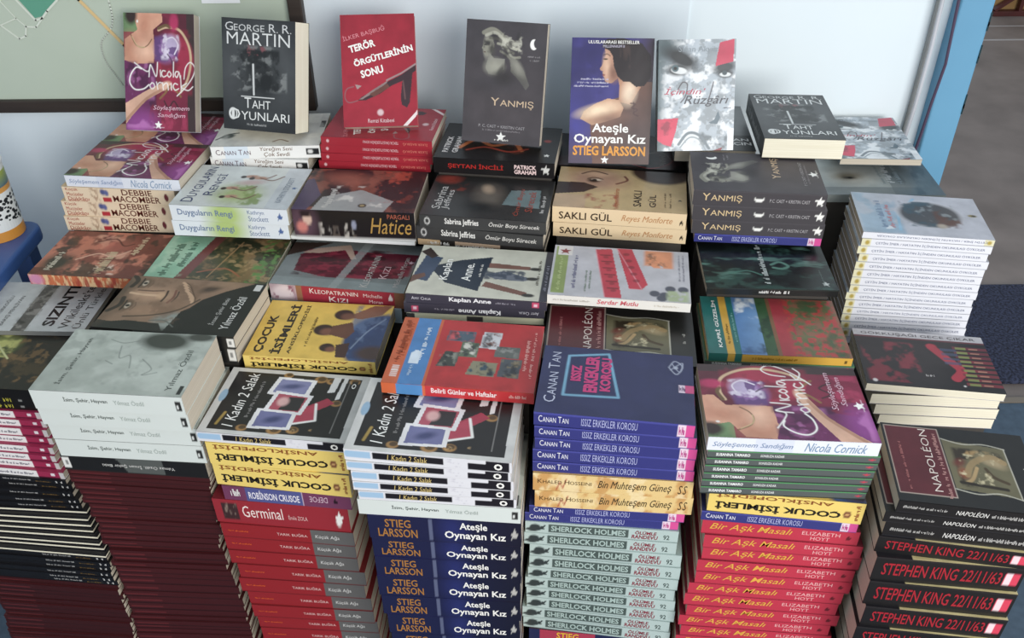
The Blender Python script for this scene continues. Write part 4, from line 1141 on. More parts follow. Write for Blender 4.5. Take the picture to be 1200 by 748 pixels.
c, s = design('skirt', 'L', '#cbc8b6', '#433f4c')
c.poly([(.1, .55), (.32, .72), (.55, .82), (.5, .12), (.25, .25)], '#1f2c3c'); c.poly([(.0, .3), (.12, .25), (.18, .75), (.05, .8)], '#3a4a62'); c.poly([(0, .2), (.1, .35), (.08, .42), (0, .35)], '#6a4a3c'); c.poly([(.0, .85), (.1, .72), (.14, .78), (.06, .95)], '#3a2c28')
for q in ([(.54, .7), (.84, .66), (.84, .6), (.54, .6)], [(.52, .22), (.84, .08), (.85, .15), (.54, .32)]): c.poly(q, '#7d5548')
c.poly([(.52, .45), (.65, .55), (.88, .42), (.8, .36), (.6, .38)], '#6e7480'); c.noise('#3d4656', 18, 4, .9, .52, box=(.5, .35, .86, .58))
for x, y in ((.88, .62), (.87, .42), (.86, .1)): c.ell(x, y, .9, .45, '#33322e', .2)
c.rect(.94, 0, 1, 1, '#3a3843'); c.text('Kaplan', .2, .3, .28, .72, WH, bold=.01); c.text('Anne.', .36, .3, .43, .66, WH, bold=.01); c.text('~6', .475, .4, .495, .65, PALE); c.text('~9', .9, .3, .92, .8, '#6a675c'); c.text('~9', .96, .2, .98, .7, '#9c98a3')
s.text('AMY CHUA', .04, .35, .18, .68, '#d6d2da', sc=True); s.text('Kaplan Anne', .31, .25, .61, .85, '#f2f0f2', bold=.03); s.text('~10', .64, .4, .78, .6, '#a8a3ae'); s.rect(.895, .22, .95, .8, '#d0436a'); s.rect(.91, .4, .935, .65, '#f0c6d2')

c, s = design('cream_pages', 'L', '#d9d6b8', '#dedbb8', False)
s.rect(.44, .1, .56, .8, '#4a4642'); s.rect(0, 0, .06, 1, '#4a4a48')

c, s = design('red_calendar', 'L', '#b71b1e', '#c9242a')
c.rect(0, 0, .105, 1, '#c85a24'); c.rect(.105, 0, .27, 1, '#3f7db8'); c.rect(.27, 0, .29, 1, '#c85a24'); c.noise('#a31518', 5, 4, .6, .5, box=(.3, 0, 1, 1)); c.text('~14', .03, .3, .07, .95, '#8a3a1a'); c.text('~8', .06, .4, .09, .9, '#a3461c')
for i in range(9): c.rect(.035, .1 + i * .018, .085, .108 + i * .018, '#e0dcd6')
c.poly([(.13, .3), (.2, .3), (.2, .48), (.16, .5), (.13, .44)], '#d2dce6'); c.text('~8', .19, .35, .22, .85, '#d9e3ec', 'down'); c.text('~7', .15, .12, .175, .28, '#b9cce0', 'down')
for q, a, b in (([(.34, .68), (.54, .66), (.54, .84), (.35, .84)], '#4a5a68', '#c9484e'), ([(.58, .6), (.71, .58), (.72, .84), (.59, .85)], '#d0cfd2', '#7a4a3c'), ([(.45, .45), (.58, .44), (.58, .66), (.46, .68)], '#5c6a52', '#d2cdc0'), ([(.32, .28), (.45, .3), (.46, .5), (.36, .52)], '#3a3f38', '#8a8a7c'), ([(.53, .2), (.72, .18), (.73, .38), (.56, .4)], '#8a8468', '#2c4a5c'), ([(.69, .48), (.86, .46), (.86, .64), (.7, .64)], '#5e625c', '#8a8a84'), ([(.74, .2), (.88, .18), (.89, .46), (.75, .46)], '#4d5258', '#8a7a5c')):
    c.poly(q, a); xs = [p[0] for p in q]; ys = [p[1] for p in q]
    bx = (min(xs), min(ys), max(xs), max(ys)); c.noise(b, 20, int(xs[0] * 100), .95, .5, box=bx); c.noise('#22242a', 16, int(ys[0] * 90), .8, .56, box=bx)
c.text('~12', .9, .3, .925, .75, '#e3a8a0', 'down'); c.text('~16', .945, .2, .965, .88, '#e3a8a0', 'down')
s.rect(0, 0, .1, 1, '#d9622a'); s.rect(.1, 0, .27, 1, '#4a8ac6'); s.rect(.27, 0, .29, 1, '#d9622a'); s.text('Belirli Günler ve Haftalar', .33, .35, .76, .82, '#f2e2e0', bold=.02); s.text('~6', .84, .4, .95, .7, '#eab0a8')

# woman in profile, bare shoulder
c, s = design('navy', 'P', '#35307c', '#181c44', 1.5)
c.noise('#27225f', 4, 3, .8, .45); c.grad('#3a2a30', .5, .5, .85, .4, .9); c.poly([(.0, .36), (.2, .44), (.45, .5), (.62, .5), (1, .6), (1, 0), (0, 0)], '#4d4058'); c.ell(.1, .3, 2.6, 2.6, '#3a3690', .8)
c.poly([(.42, .5), (.62, .54), (.9, .66), (1, .66), (1, 0), (.3, 0), (.25, .35)], '#6e4c40'); c.ell(.85, .2, 4, 5, '#54413f', .7)
c.poly([(.56, .72), (.6, .62), (.6, .5), (.74, .48), (.86, .62), (.86, .74)], '#b98668'); c.ell(.72, .575, 1.0, 1.7, '#f0d6b8', .7, -8)
c.poly([(.13, .36), (.17, .42), (.3, .48), (.46, .525), (.6, .515), (.66, .45), (.62, .38), (.45, .34), (.28, .31)], '#c99c7c'); c.ell(.34, .43, 2.8, .8, '#f2d4b0', .7, 12); c.ell(.5, .36, 2.4, .8, '#7d5a4c', .8, 8, .8)
c.poly([(.4, .93), (.415, .86), (.39, .83), (.385, .8), (.35, .76), (.36, .745), (.39, .74), (.385, .725), (.4, .715), (.39, .7), (.41, .69), (.415, .665), (.45, .645), (.5, .645), (.58, .69), (.62, .8), (.55, .95)], '#b98a70'); c.ell(.43, .78, .5, 1.6, '#e0b494', .7, 5); c.ell(.53, .72, .8, 1.2, '#8a5f4c', .6)
c.ell(.415, .835, .38, .12, '#2a1a18', .4); c.line([(.39, .865), (.43, .875), (.47, .86)], .12, '#2a1a18', curve=True); c.ell(.4, .71, .22, .12, '#8a3f3c', .4)
c.poly([(.36, .93), (.42, .99), (.62, 1), (.85, .96), (.97, .86), (.98, .7), (.9, .63), (.8, .62), (.72, .66), (.64, .66), (.57, .7), (.52, .78), (.5, .86), (.46, .9)], '#20151a'); c.noise('#43302c', 7, 5, .8, .54, box=(.5, .64, .96, .96), sx=2.5, sy=.6)
c.line([(.74, .49), (.8, .485), (.76, .455), (.83, .44), (.78, .41), (.84, .39)], .16, '#4d3434', curve=True); c.line([(.78, .5), (.79, .4)], .12, '#4d3434')
c.text('ULUSLARARASI BESTSELLER', .2, .955, .82, .98, WH, bold=.01); c.text('MILLENNIUM II', .38, .925, .64, .945, '#c9c4d6')
for i in range(3): c.text('~17', .12 - .04 * i, .67 - .028 * i, .46, .685 - .028 * i, '#c9c6da')
c.text('Ateşle', .28, .235, .73, .325, WH, bold=.02); c.text('Oynayan Kız', .06, .145, .95, .24, WH, bold=.02); c.text('STIEG LARSSON', .05, .065, .95, .145, '#e09a3c', bold=.03); c.star(.45, .03, .7, WH)
s.grad('#15152a', .35, .5, 1, .5); s.ell(.55, .6, 1.6, 1.4, '#222b6e', .8, k=.8); s.text('STIEG', .11, .52, .28, .86, '#a8743a', bold=.015); s.text('LARSSON', .06, .1, .32, .46, '#a8743a', bold=.015); s.rect(.4, .1, .425, .95, '#59607f')
s.text('Ateşle', .6, .52, .78, .88, WH, bold=.02); s.text('Oynayan Kız', .5, .1, .9, .5, WH, bold=.02); s.star(.955, .5, .7, '#b9b6b0')

c, s = design('black_red', 'L', '#151314', '#131213')
c.line([(.6, .12), (.75, .02), (.9, .18), (.97, .5)], .3, '#8a2a2c', curve=True); c.line([(.7, .45), (.85, .5), (.92, .25)], .2, '#7a7470', curve=True); c.text('~6', .82, .12, .87, .6, '#5f5c5a'); c.noise('#3a2426', 7, 4, .7, .54)

c, s = design('saffron', 'L', '#c0a574', '#ecd0a4')
c.ell(.3, .72, 4.6, 3.4, '#a8836a', .4, -10); c.poly([(0, .3), (.22, .38), (.32, .52), (.2, .62), (0, .6)], '#33251f'); c.rect(0, 0, .24, .3, '#bfa07c'); c.noise('#a05a44', 12, 4, .9, .5, box=(.22, 0, .5, .36))
c.ell(.82, 1.0, 5.0, 4.4, '#3c2a24', .1); c.ell(.85, 1.0, 3.0, 3.0, '#2a1e1c', .5); c.ell(.28, .68, 1.0, .7, '#3a2a22', .4); c.ell(.28, .68, .45, .35, '#17110f', .2); c.ell(.3, .86, 2.2, .9, '#c09a7c', .6); c.ell(.3, .7, .75, .3, '#d9c6b0', .3, -6); c.ell(.285, .69, .4, .36, '#120d0b', .2); c.line([(.23, .72), (.28, .76), (.35, .72)], .2, '#1c1310', curve=True); c.line([(.18, .84), (.27, .92), (.38, .86)], .3, '#3c2a22', curve=True); c.line([(.46, .62), (.54, .72), (.52, .82)], .4, '#6e4034', curve=True)
c.text('SAKLI', .6, .1, .66, .48, '#2c251c', bold=.01); c.text('GÜL', .71, .1, .77, .4, '#2c251c', bold=.01); c.text('Reyes Monforte', .45, .05, .5, .5, '#b3603c', shear=.3); c.text('~8', .83, .1, .845, .45, '#6a5a40'); c.text('~8', .87, .1, .885, .45, '#6a5a40'); c.star(.95, .3, .4, '#3a3024')
s.text('SAKLI GÜL', .05, .22, .45, .78, '#3a2c20', bold=.01); s.text('Reyes Monforte', .52, .2, .9, .7, '#c08a5c', shear=.35); s.star(.965, .4, .45, '#2c2218')

c, s = design('red_strips', 'L', '#bbb8bc', '#ebe7df')
c.rect(.02, .05, .11, .97, '#8a9a52'); c.text('~14', .05, .1, .075, .75, '#b9c48a'); c.rect(.03, .8, .14, .98, '#d9d2cc'); c.star(.085, .88, .9, '#8a2a2c')
for q in ([(.31, .95), (.43, .98), (.52, .02), (.4, .02)], [(.47, .99), (.58, 1), (.7, .3), (.66, .2), (.57, .2)]): c.poly(q, '#c22c40'); c.line(q[:1] + q[3:], .15, '#d98a94')
for i in range(6): c.line([(.35 + .014 * i, .84 - .13 * i), (.42 + .014 * i, .84 - .13 * i)], .3, '#7a1c28'); c.ell(.39 + .014 * i, .8 - .13 * i, .4, .35, '#7a1c28', .2, k=.6)
for i in range(5): c.ell(.54 + .02 * i, .88 - .13 * i, .5, .4, '#7a1c28', .2, k=.7)
c.noise('#d98a5c', 10, 4, 1, .42, .06, box=(.66, .62, .9, 1)); c.noise('#8a5a3c', 16, 6, .9, .55, box=(.68, .66, .88, .95))
for x, y in ((.75, .14), (.8, .06), (.86, .24), (.95, .24), (.82, .12)): c.ell(x, y, .75, .75, '#4d4f5a', .15)
c.noise('#a8b48a', 14, 8, 1, .42, box=(.82, 0, 1, .22)); c.text('~12', .155, .15, .185, .8, '#6a6a86'); c.text('~12', .25, .1, .265, .5, '#7a8a7a'); c.text('~10', .28, .15, .295, .5, '#7a8a7a'); c.text('~14', .92, .4, .935, .92, '#8f8e98'); c.text('~14', .95, .4, .965, .92, '#8f8e98')
s.text('~16', .04, .4, .3, .6, '#c2bcb2'); s.text('Serdar Mutlu', .35, .3, .64, .8, '#d46a74', shear=.2, bold=.02); s.text('~10', .75, .4, .92, .6, '#d2cabc')

c, s = design('emperor', 'L', '#201f1d', '#131316', 1.5)
c.rect(.02, .1, .4, .97, '#5c1c24'); c.frame(.02, .1, .4, .97, .1, '#c9b8a8'); c.poly([(.41, .22), (.84, .16), (.83, .78), (.41, .84)], '#6a6448'); c.line([(.41, .85), (.55, .8), (.7, .82), (.84, .78)], .14, '#c6c2b0', curve=True); c.line([(.41, .21), (.55, .17), (.7, .2), (.84, .15)], .14, '#c6c2b0', curve=True); c.line([(.835, .15), (.835, .78)], .14, '#c6c2b0')
c.noise('#2e2417', 9, 5, .95, .48, box=(.45, .24, .82, .76)); c.noise('#b5925c', 12, 8, .9, .56, box=(.46, .26, .8, .74)); c.ell(.72, .6, 1.7, .8, '#a8946e', .5, -25); c.ell(.5, .42, .7, .9, '#8a4a2a', .5); c.line([(.8, .6), (.72, .66), (.62, .6), (.56, .52), (.52, .4)], .9, '#a58a5c', .8, curve=True); c.line([(.66, .5), (.7, .4), (.78, .34)], .5, '#4a3a22', curve=True); c.line([(.6, .5), (.55, .36), (.5, .3)], .5, '#c2a06a', .8, curve=True); c.ell(.49, .55, .9, .6, '#6e2c20', .5, 30, .8); c.line([(.46, .3), (.6, .28), (.76, .26)], .5, '#2a2214', curve=True); c.noise('#d9cba0', 18, 3, .8, .62, box=(.46, .26, .8, .74))
c.text('NAPOLÉON', .245, .15, .315, .95, '#e0d2c8', bold=-.005); c.text('~15', .345, .08, .375, .9, '#b98a84'); c.text('~15', .09, .15, .11, .75, '#a86a68'); c.text('~3', .92, .38, .94, .55, '#a8a49c')
s.text('~17', .04, .4, .33, .62, '#b5b3b0'); s.text('NAPOLÉON', .39, .3, .6, .74, '#e6e4e0', shear=.2); s.text('~16', .62, .34, .97, .62, '#bdbbb8'); s.rect(0, 0, 1, .05, '#2a2a30')

c, s = design('indigo', 'L', '#262a56', '#2f337e')
c.noise('#1e2250', 4, 5, .7, .5); c.text('CANAN TAN', .045, .15, .12, .9, '#b9bcd0', sc=True)
q = [(.165, .27), (.175, .86), (.44, .93), (.52, .29), (.165, .27)]
c.line(q, .38, '#6fa6c4')
c.text('ISSIZ', .2, .48, .27, .72, '#c23a74', bold=.05); c.text('ERKEKLER', .29, .33, .38, .88, '#c23a74', bold=.05); c.text('KOROSU', .395, .36, .465, .86, '#c23a74', bold=.05)
c.line([(.84, .8), (.88, .9), (.93, .82), (.89, .7), (.84, .8)], .14, '#aab0c4', curve=True); c.line([(.86, .86), (.91, .74), (.93, .88), (.85, .76)], .12, '#aab0c4', curve=True); c.ell(.885, .8, .3, .3, '#aab0c4', .3)
c.rect(.9, .44, .95, .54, '#d9c6d4'); c.rect(.945, .44, 1, .54, '#c23a74'); c.text('~3', .905, .455, .945, .525, '#5a3060', 'flat')
s.rect(0, .9, 1, 1, '#4448a0'); s.text('CANAN TAN', .03, .28, .22, .78, '#e8e8f2', sc=True); s.text('ISSIZ ERKEKLER KOROSU', .3, .22, .65, .78, '#b4b8e0'); s.rect(.9, .06, 1, .95, '#dc3f94'); s.rect(.9, .1, .95, .9, '#ead2e2'); s.text('~3', .905, .2, .94, .8, '#c23a8a')

c, s = design('ochre_script', 'L', '#d3a85a', '#e6c47c', False)
s.noise('#c98f45', 14, 4, .8, .5); s.noise('#f2dca8', 16, 7, .7, .54); s.text('KHALED HOSSEINI', .03, .42, .37, .66, '#5a4326', sc=True); s.line([(.15, .1), (.17, .5), (.19, .2), (.21, .7)], .15, '#b3482c'); s.text('Bin Muhteşem Güneş', .41, .22, .87, .76, '#3f3422', shear=.35); s.text('S', .91, .25, .935, .75, '#4a3a24', shear=.2); s.text('S', .94, .25, .965, .75, '#4a3a24', shear=.2)

c, s = design('pale_detective', 'L', '#9db2ae', '#b3c6c2', False)
s.rect(.155, .2, .675, .82, '#4a5854'); s.text('SHERLOCK HOLMES', .17, .27, .66, .75, '#a9bcb6', bold=.03); s.ell(.065, .5, .75, .75, '#343c3c', .12); s.ell(.05, .32, 1.0, .35, '#343c3c', .12); s.poly([(.09, .55), (.135, .75), (.125, .5), (.135, .3), (.09, .4)], '#343c3c')
s.text('ÖLÜMLE', .72, .52, .86, .85, '#8a2c3c', bold=.02, shear=.1); s.text('RANDEVU', .7, .14, .87, .47, '#8a2c3c', bold=.02, shear=.1); s.text('92', .905, .2, .945, .6, '#4a5854', bold=.01); s.rect(0, .0, 1, .06, '#7f9490')

c, s = design('crimson_thriller', 'L', '#3a1a2a', '#1e2450', False)
s.rect(.08, 0, .48, 1, '#b02c4a'); s.text('STIEG', .2, .56, .36, .92, '#e0b43a', bold=.02); s.text('LARSSON', .14, .12, .42, .48, '#e0b43a', bold=.02); s.text('~8', .55, .4, .85, .75, WH); s.rect(.93, .3, 1, .95, '#dc3f94')

c, s = design('grey_portrait', 'P', '#55595b', '#2c2e30')
c.ell(.6, .7, 4.5, 5.5, '#7d8284', .6); c.ell(.62, .74, 1.2, .6, '#2e3032', .4); c.line([(.4, .62), (.6, .5), (.8, .56)], .7, '#3a3d40', curve=True); c.rect(0, 0, 1, .32, '#26282a'); c.text('İRFAN', .55, .2, .95, .27, '#d2d2d0', bold=.02); c.text('YALÇIN', .5, .1, .97, .175, '#d2d2d0', bold=.03)

c, s = design('charcoal', 'P', '#464246', '#454145', 1.5, gloss=False)
c.ell(.5, .3, 7, 6, '#4f484b', .9); c.ell(.27, .79, .55, 1.5, '#b3b0a0', .6); c.poly([(.235, .84), (.22, .8), (.2, .775), (.22, .765), (.225, .74), (.25, .715), (.32, .72), (.36, .8), (.33, .87)], '#8d8b7d'); c.ell(.28, .82, .5, .35, '#4a4844', .5); c.ell(.245, .805, .22, .1, '#2c2b2a', .4); c.ell(.24, .745, .2, .09, '#5a4440', .4); c.ell(.33, .77, .5, 1.0, '#4d4b46', .6)
for q, w, k in (([(.22, .9), (.32, .93), (.42, .9), (.5, .85), (.6, .83)], .7, '#8f8d7e'), ([(.25, .88), (.36, .905), (.46, .86), (.56, .8), (.66, .78)], .5, '#b5b3a2'), ([(.3, .86), (.42, .85), (.5, .78), (.6, .75)], .45, '#6a685e'), ([(.4, .82), (.5, .8), (.58, .72), (.68, .72)], .4, '#9a9888'), ([(.44, .76), (.52, .73), (.6, .68)], .35, '#7d7b6e')): c.line(q, w, k, .9, curve=True)
c.noise('#c2c0b0', 22, 4, .8, .57, box=(.3, .74, .72, .92)); c.noise('#3a3738', 16, 8, .7, .56, box=(.2, .66, .74, .93)); c.poly([(.3, .74), (.36, .7), (.5, .7), (.5, .62), (.42, .56), (.3, .57), (.26, .62)], '#86847a'); c.ell(.37, .63, 1.3, 1.1, '#a09e90', .7); c.ell(.45, .6, .4, 1.2, '#2e2b2c', .5, -30, .7)
c.poly([(.56, .72), (.64, .7), (.74, .62), (.82, .5), (.78, .46), (.68, .54), (.58, .6)], '#6e6c64'); c.ell(.66, .64, .6, 1.4, '#8f8d82', .7, 35); c.ell(.42, .5, 4.2, 1.1, '#464246', .8); c.ell(.5, .55, 1.4, 1.0, '#3a3637', .7)
c.ell(.845, .83, .62, .85, WH, .06); c.ell(.885, .84, .56, .8, '#464246', .06); c.text('~8', .78, .725, .93, .74, '#9a9698'); c.text('~6', .8, .695, .92, .71, '#9a9698')
c.text('YANMIŞ', .35, .3, .89, .38, '#d0b79a', sc=True); c.text('P. C. CAST + KRISTIN CAST', .21, .128, .8, .152, '#a8a4a6'); c.text('~20', .26, .1, .74, .115, '#857f82'); c.star(.5, .055, .9, WH); c.text('~5', .42, .022, .6, .038, PALE)
s.rect(0, .92, 1, 1, '#555156'); s.text('YANMIŞ', .07, .22, .37, .8, '#d9bf93', sc=True); s.ell(.5, .55, .75, .5, WH, .06); s.ell(.5, .72, .75, .5, '#454145', .06); s.text('P.C. CAST + KRISTIN CAST', .58, .36, .88, .58, '#b5b1b3'); s.star(.955, .5, .8, WH)

c, s = design('night_green', 'L', '#18211f', '#17191a')
c.noise('#2c4a42', 9, 4, .9, .52, sx=.5); c.noise('#0c1110', 8, 6, .9, .5); c.noise('#5f8a7c', 12, 9, .8, .62, sx=.3); c.line([(.55, .5), (.62, .56), (.68, .48), (.63, .42), (.56, .44)], .5, '#5c8a7a', curve=True); c.line([(.2, .3), (.35, .36), (.45, .28)], .3, '#4a7a6c', curve=True)
c.text('~14', .455, .1, .5, .92, '#c4ccc8', ang=0); c.star(.92, .12, .7, '#b9bdb9'); c.text('~8', .9, .1, .915, .4, '#5f6a66')
s.text('~14', .4, .3, .63, .72, '#e6e6e2'); s.rect(0, .85, 1, 1, '#2c3431')

c, s = design('landscape', 'L', '#7a3a34', '#dba72c')
c.rect(0, 0, .235, 1, '#1f6e68'); c.rect(.135, 0, .185, 1, '#d9a52a'); c.rect(.235, 0, .42, 1, '#4f7fb5'); c.grad('#7fa6cc', .235, .5, .42, .5, .6); c.noise('#e0e6ea', 7, 4, 1, .5, box=(.22, .6, .42, 1)); c.noise('#2c4a78', 6, 8, .7, .5, box=(.22, 0, .42, .5))
c.rect(.41, 0, .5, 1, '#3a5c3a'); c.noise('#26402c', 18, 4, .9, .5, box=(.38, 0, .52, 1)); c.rect(.49, 0, .66, 1, '#a8323c'); c.rect(.66, 0, 1, 1, '#8a5c44'); c.rect(.49, 0, .515, 1, '#5a6a3a', .6); c.noise('#5f6a42', 24, 6, .9, .5, .05, box=(.6, 0, 1, 1)); c.noise('#b53a36', 30, 7, 1, .53, .04, box=(.58, 0, 1, 1)); c.noise('#3a5a3a', 12, 9, .8, .54, box=(.7, 0, 1, 1))
c.text('KAPRİ', .07, .1, .105, .4, WH, bold=.02); c.text('GÜZELİM', .07, .44, .105, .92, WH, bold=.02); c.text('~7', .15, .15, .17, .5, '#6a4f14'); c.text('~12', .205, .2, .22, .7, '#7fb0a8')
s.rect(0, 0, .235, 1, '#1f736c'); s.rect(.135, 0, .185, 1, '#e0b034'); s.text('~16', .3, .35, .62, .65, '#a37a1a'); s.rect(.95, .3, .965, .7, '#6a4f14')

c, s = design('green_grey', 'L', '#3a5f42', '#545b5a', False)
s.rect(0, .9, 1, 1, '#4f9a5c'); s.rect(0, 0, 1, .1, '#2c3432'); s.text('SUSANNA TAMARO', .05, .32, .25, .7, '#eceeec', bold=.03); s.text('SONSUZA KADAR', .31, .34, .45, .66, '#dcdedc', bold=.02); s.star(.955, .45, .45, '#c2304a')

c, s = design('crimson_tale', 'L', '#7a1428', '#c4203f', False)
s.rect(0, .0, 1, .05, '#8a1028'); s.text('Bir Aşk Masalı', .05, .28, .58, .84, '#e0a84a', shear=.35, bold=.005); s.text('ELIZABETH', .64, .52, .88, .78, '#f0b4b4'); s.text('HOYT', .7, .16, .82, .42, '#f0b4b4'); s.star(.935, .5, .55, '#6a1020')

c, s = design('throne', 'P', '#232527', '#1e2022', 1.5, pages='white')
c.ell(.5, .55, 6, 6, '#55585a', .9); c.ell(.5, .5, 3.6, 5.4, '#2a2c2d', .5); c.noise('#7a7d7c', 14, 4, .9, .54, box=(.1, .35, .9, .78)); c.noise('#17191a', 10, 8, .9, .52, box=(.2, .3, .8, .75)); c.noise('#8a4a50', 16, 9, .8, .57, box=(.32, .64, .62, .78)); c.line([(.425, .6), (.43, .33)], .32, '#d0d2d0'); c.ell(.6, .45, 1.6, 2.0, '#17191a', .4)
c.text('GEORGE R. R.', .05, .89, .95, .965, '#c9cac9', sc=True); c.text('MARTIN', .07, .77, .93, .88, '#d9dad8', bold=-.005)
c.rect(.25, .305, .72, .312, '#d2d3d1'); c.text('TAHT', .3, .205, .66, .3, '#dedfdc', sc=True); c.text('OYUNLARI', .08, .095, .92, .195, '#dedfdc', sc=True); c.ell(.135, .145, .8, 1.1, '#dedfdc', .05); c.ell(.135, .145, .6, .85, '#232527', .05); c.rect(.115, .1, .155, .19, '#dedfdc'); c.text('~12', .33, .045, .6, .065, '#a8a9a8')
s.text('~12', .1, .3, .8, .7, '#a8a9a8')

c, s = design('eyes', 'P', '#aab4bc', '#4d5a60', 1.5)
c.noise('#8f979c', 18, 4, .9, .5, .05); c.noise('#e3e6e8', 12, 7, .9, .52); c.grad('#3d5458', .12, .5, 0, .5, .9); c.noise('#4a565a', 9, 12, .8, .56, box=(0, 0, 1, .2)); c.ell(.1, .92, 2.2, 2.6, '#4d5c60', .6)
c.ell(.3, .83, 3.2, 1.4, '#23282c', .4, -28); c.ell(.25, .73, 1.8, 1.0, '#2a3034', .3); c.ell(.27, .725, 1.4, .6, '#d9dcdc', .15, -8); c.ell(.22, .745, .6, .62, '#4a6268', .1); c.ell(.22, .745, .3, .3, '#121517', .1)
c.ell(.86, .75, 2.0, 1.1, '#3a4044', .4, 8); c.ell(.87, .69, 1.4, .7, '#2a3034', .3); c.ell(.87, .685, 1.0, .4, '#d2d6d6', .15); c.ell(.86, .7, .45, .42, '#3a4a50', .1)
c.poly([(.79, .97), (.98, 1), (.97, .8), (.74, .76), (.76, .86)], '#c23050'); c.poly([(0, .1), (.0, .29), (.27, .3), (.24, .18), (.18, .04), (.08, .06)], '#d0234e'); c.noise('#8a1a38', 12, 5, .8, .56, box=(0, .04, .28, .3)); c.poly([(.74, 0), (.86, .03), (.84, .0)], '#8a1a2c')
c.line([(.28, .06), (.4, .16), (.55, .14), (.68, .02)], .5, '#6f7b82', curve=True); c.line([(.3, .03), (.42, .12), (.55, .1), (.64, 0)], .25, '#8f999e', curve=True); c.poly([(.66, .25), (.74, .28), (.79, .36), (.82, .3), (.78, .24)], '#5c6e78'); c.rect(.92, 0, 1, .2, '#e8eaea', .8)
c.line([(.26, .56), (.32, .62), (.38, .6), (.36, .5), (.3, .44)], .2, '#4a4348', curve=True); c.line([(.66, .46), (.7, .56), (.72, .62)], .2, '#4a4348', curve=True)
c.text('Sinan Akyüz', .26, .875, .78, .94, '#8a9298', shear=.1); c.text("İçindin'", .08, .5, .62, .58, '#b3495c', shear=.3); c.text('Rüzgârı', .34, .4, .92, .5, '#4a4a50', shear=.3); c.text('~5', .85, .38, .95, .392, '#5a5a60')

c, s = design('grey_eye', 'L', '#98a09e', '#8a9290')
c.grad('#4f6068', .55, .5, 1, .5, .95); c.ell(.3, .5, 3.4, 2.6, '#b0ada2', .7); c.ell(.27, .5, 2.2, 1.2, '#77705f', .6, 10); c.ell(.27, .46, 1.1, .5, '#4d4a44', .4); c.ell(.28, .46, .4, .3, '#23211f', .2); c.rect(0, 0, 1, .2, '#5f6c70', .7); c.poly([(.58, 0), (1, 0), (1, 1), (.62, 1)], '#46565e', .5); c.noise('#3a4850', 14, 5, .6, .54, sy=.3, box=(.6, 0, 1, 1))
c.text('~9', .58, .3, .64, .9, '#c6ccce'); c.text('~9', .67, .3, .71, .9, '#8a979c'); c.text('~7', .53, .3, .56, .8, '#7f8a8c')

for key, turn in (('oval_white', 'flat'), ('oval_turned', 'turned')):
    c, s = design(key, 'L', '#b6b6be', '#e8e9f0')
    c.noise('#8fa8bc', 5, 4, .9, .45, box=(0, 0, .35, 1)); c.grad('#9db4c4', .4, .5, 0, .5, .5); c.line([(.3, .1), (.34, .5), (.5, .9)], .5, '#8fb4cc', curve=True); c.ell(.58, .52, 5.2, 4.5, '#c9c8ce', .06); c.ell(.58, .52, 4.8, 4.1, '#4d4a4a', .12); c.noise('#3f525c', 7, 6, .9, .48, box=(.36, .2, .64, .85)); c.noise('#8a8f90', 14, 8, .9, .56, box=(.4, .2, .8, .8)); c.noise('#5f3a2a', 8, 9, .9, .5, box=(.6, .2, .82, .8))
    c.ell(.64, .25, .8, .7, '#a89a8a', .4); c.ell(.92, .55, .7, .4, '#8a7a3a', .3); c.ell(.93, .55, .35, .25, '#2e2a20', .3); c.text('~9', .16, .15, .21, .8, '#7f90a8'); c.text('~7', .23, .15, .27, .7, '#c4868a'); c.poly([(.18, .1), (.26, .12), (.23, .2)], '#cfd6dc')
    s.rect(.0, .0, .075, 1, '#e6e0b8'); s.ell(.045, .5, .35, .7, '#b9a03c', .3); s.text('ÇETİN İMER / HAYATIN İÇİNDEN OKUNULASI ÖYKÜLER', .11, .3, .95, .72, '#6f7690', turn); s.rect(0, 0, 1, .05, '#9a9ba6')
    if turn == 'turned': s.rect(0, .05, .08, 1, '#e8e9f0'); s.rect(.93, .05, 1, 1, '#e6e0b8'); s.ell(.965, .5, .35, .7, '#b9a03c', .3)

c, s = design('rainbow', 'R', '#1c191a', '#b3b0b4', pages='white')
c.rect(0, .88, 1, 1, '#b6b3b6'); c.rect(0, .855, 1, .88, '#5c2830'); c.text('GÖKKUŞAĞI GECE ÇIKAR', .06, .9, .94, .975, '#3a3638')
c.noise('#7a1e2e', 8, 4, .95, .48, box=(.02, .05, .45, .8)); c.line([(.58, .74), (.66, .55), (.74, .35), (.68, .2)], 1.5, '#a82438', curve=True); c.ell(.58, .76, .8, .6, '#a82438', .2)
for i in range(9): c.rect(.74 + .0 * i, .1 + .08 * i, 1, .14 + .08 * i, '#7a2430' if i < 6 else '#6a2030', .9); c.rect(.76, .1 + .08 * i, .84, .13 + .08 * i, '#7f9048', .8); c.rect(.86, .11 + .08 * i, .93, .125 + .08 * i, '#b98a6a', .7)
for i in range(4): c.rect(.64, .45 + .08 * i, .76, .49 + .08 * i, '#3a4a68', .7)
c.ell(.07, .07, .35, .35, '#d9d2d0', .3); c.text('~3', .46, .2, .52, .235, '#c9c4c2'); c.ell(.72, .08, .2, .2, '#c9c4c2', .3)

c, s = design('scarlet_date', 'L', '#17151a', '#141315', hi=True)
c.rect(.24, 0, 1, .22, '#cdbd84'); c.noise('#3a3226', 30, 4, .9, .52, box=(.24, .1, .8, .25)); c.noise('#a8985c', 12, 7, .7, .5, box=(.24, 0, 1, .22))
s.rect(0, .93, 1, 1, '#2a2628'); s.text('STEPHEN KING 22/11/63', .06, .26, .86, .78, '#a3202e', bold=.01); s.rect(.88, .26, .98, .76, '#dc2c50'); s.rect(.885, .3, .925, .72, '#f2d2d8')

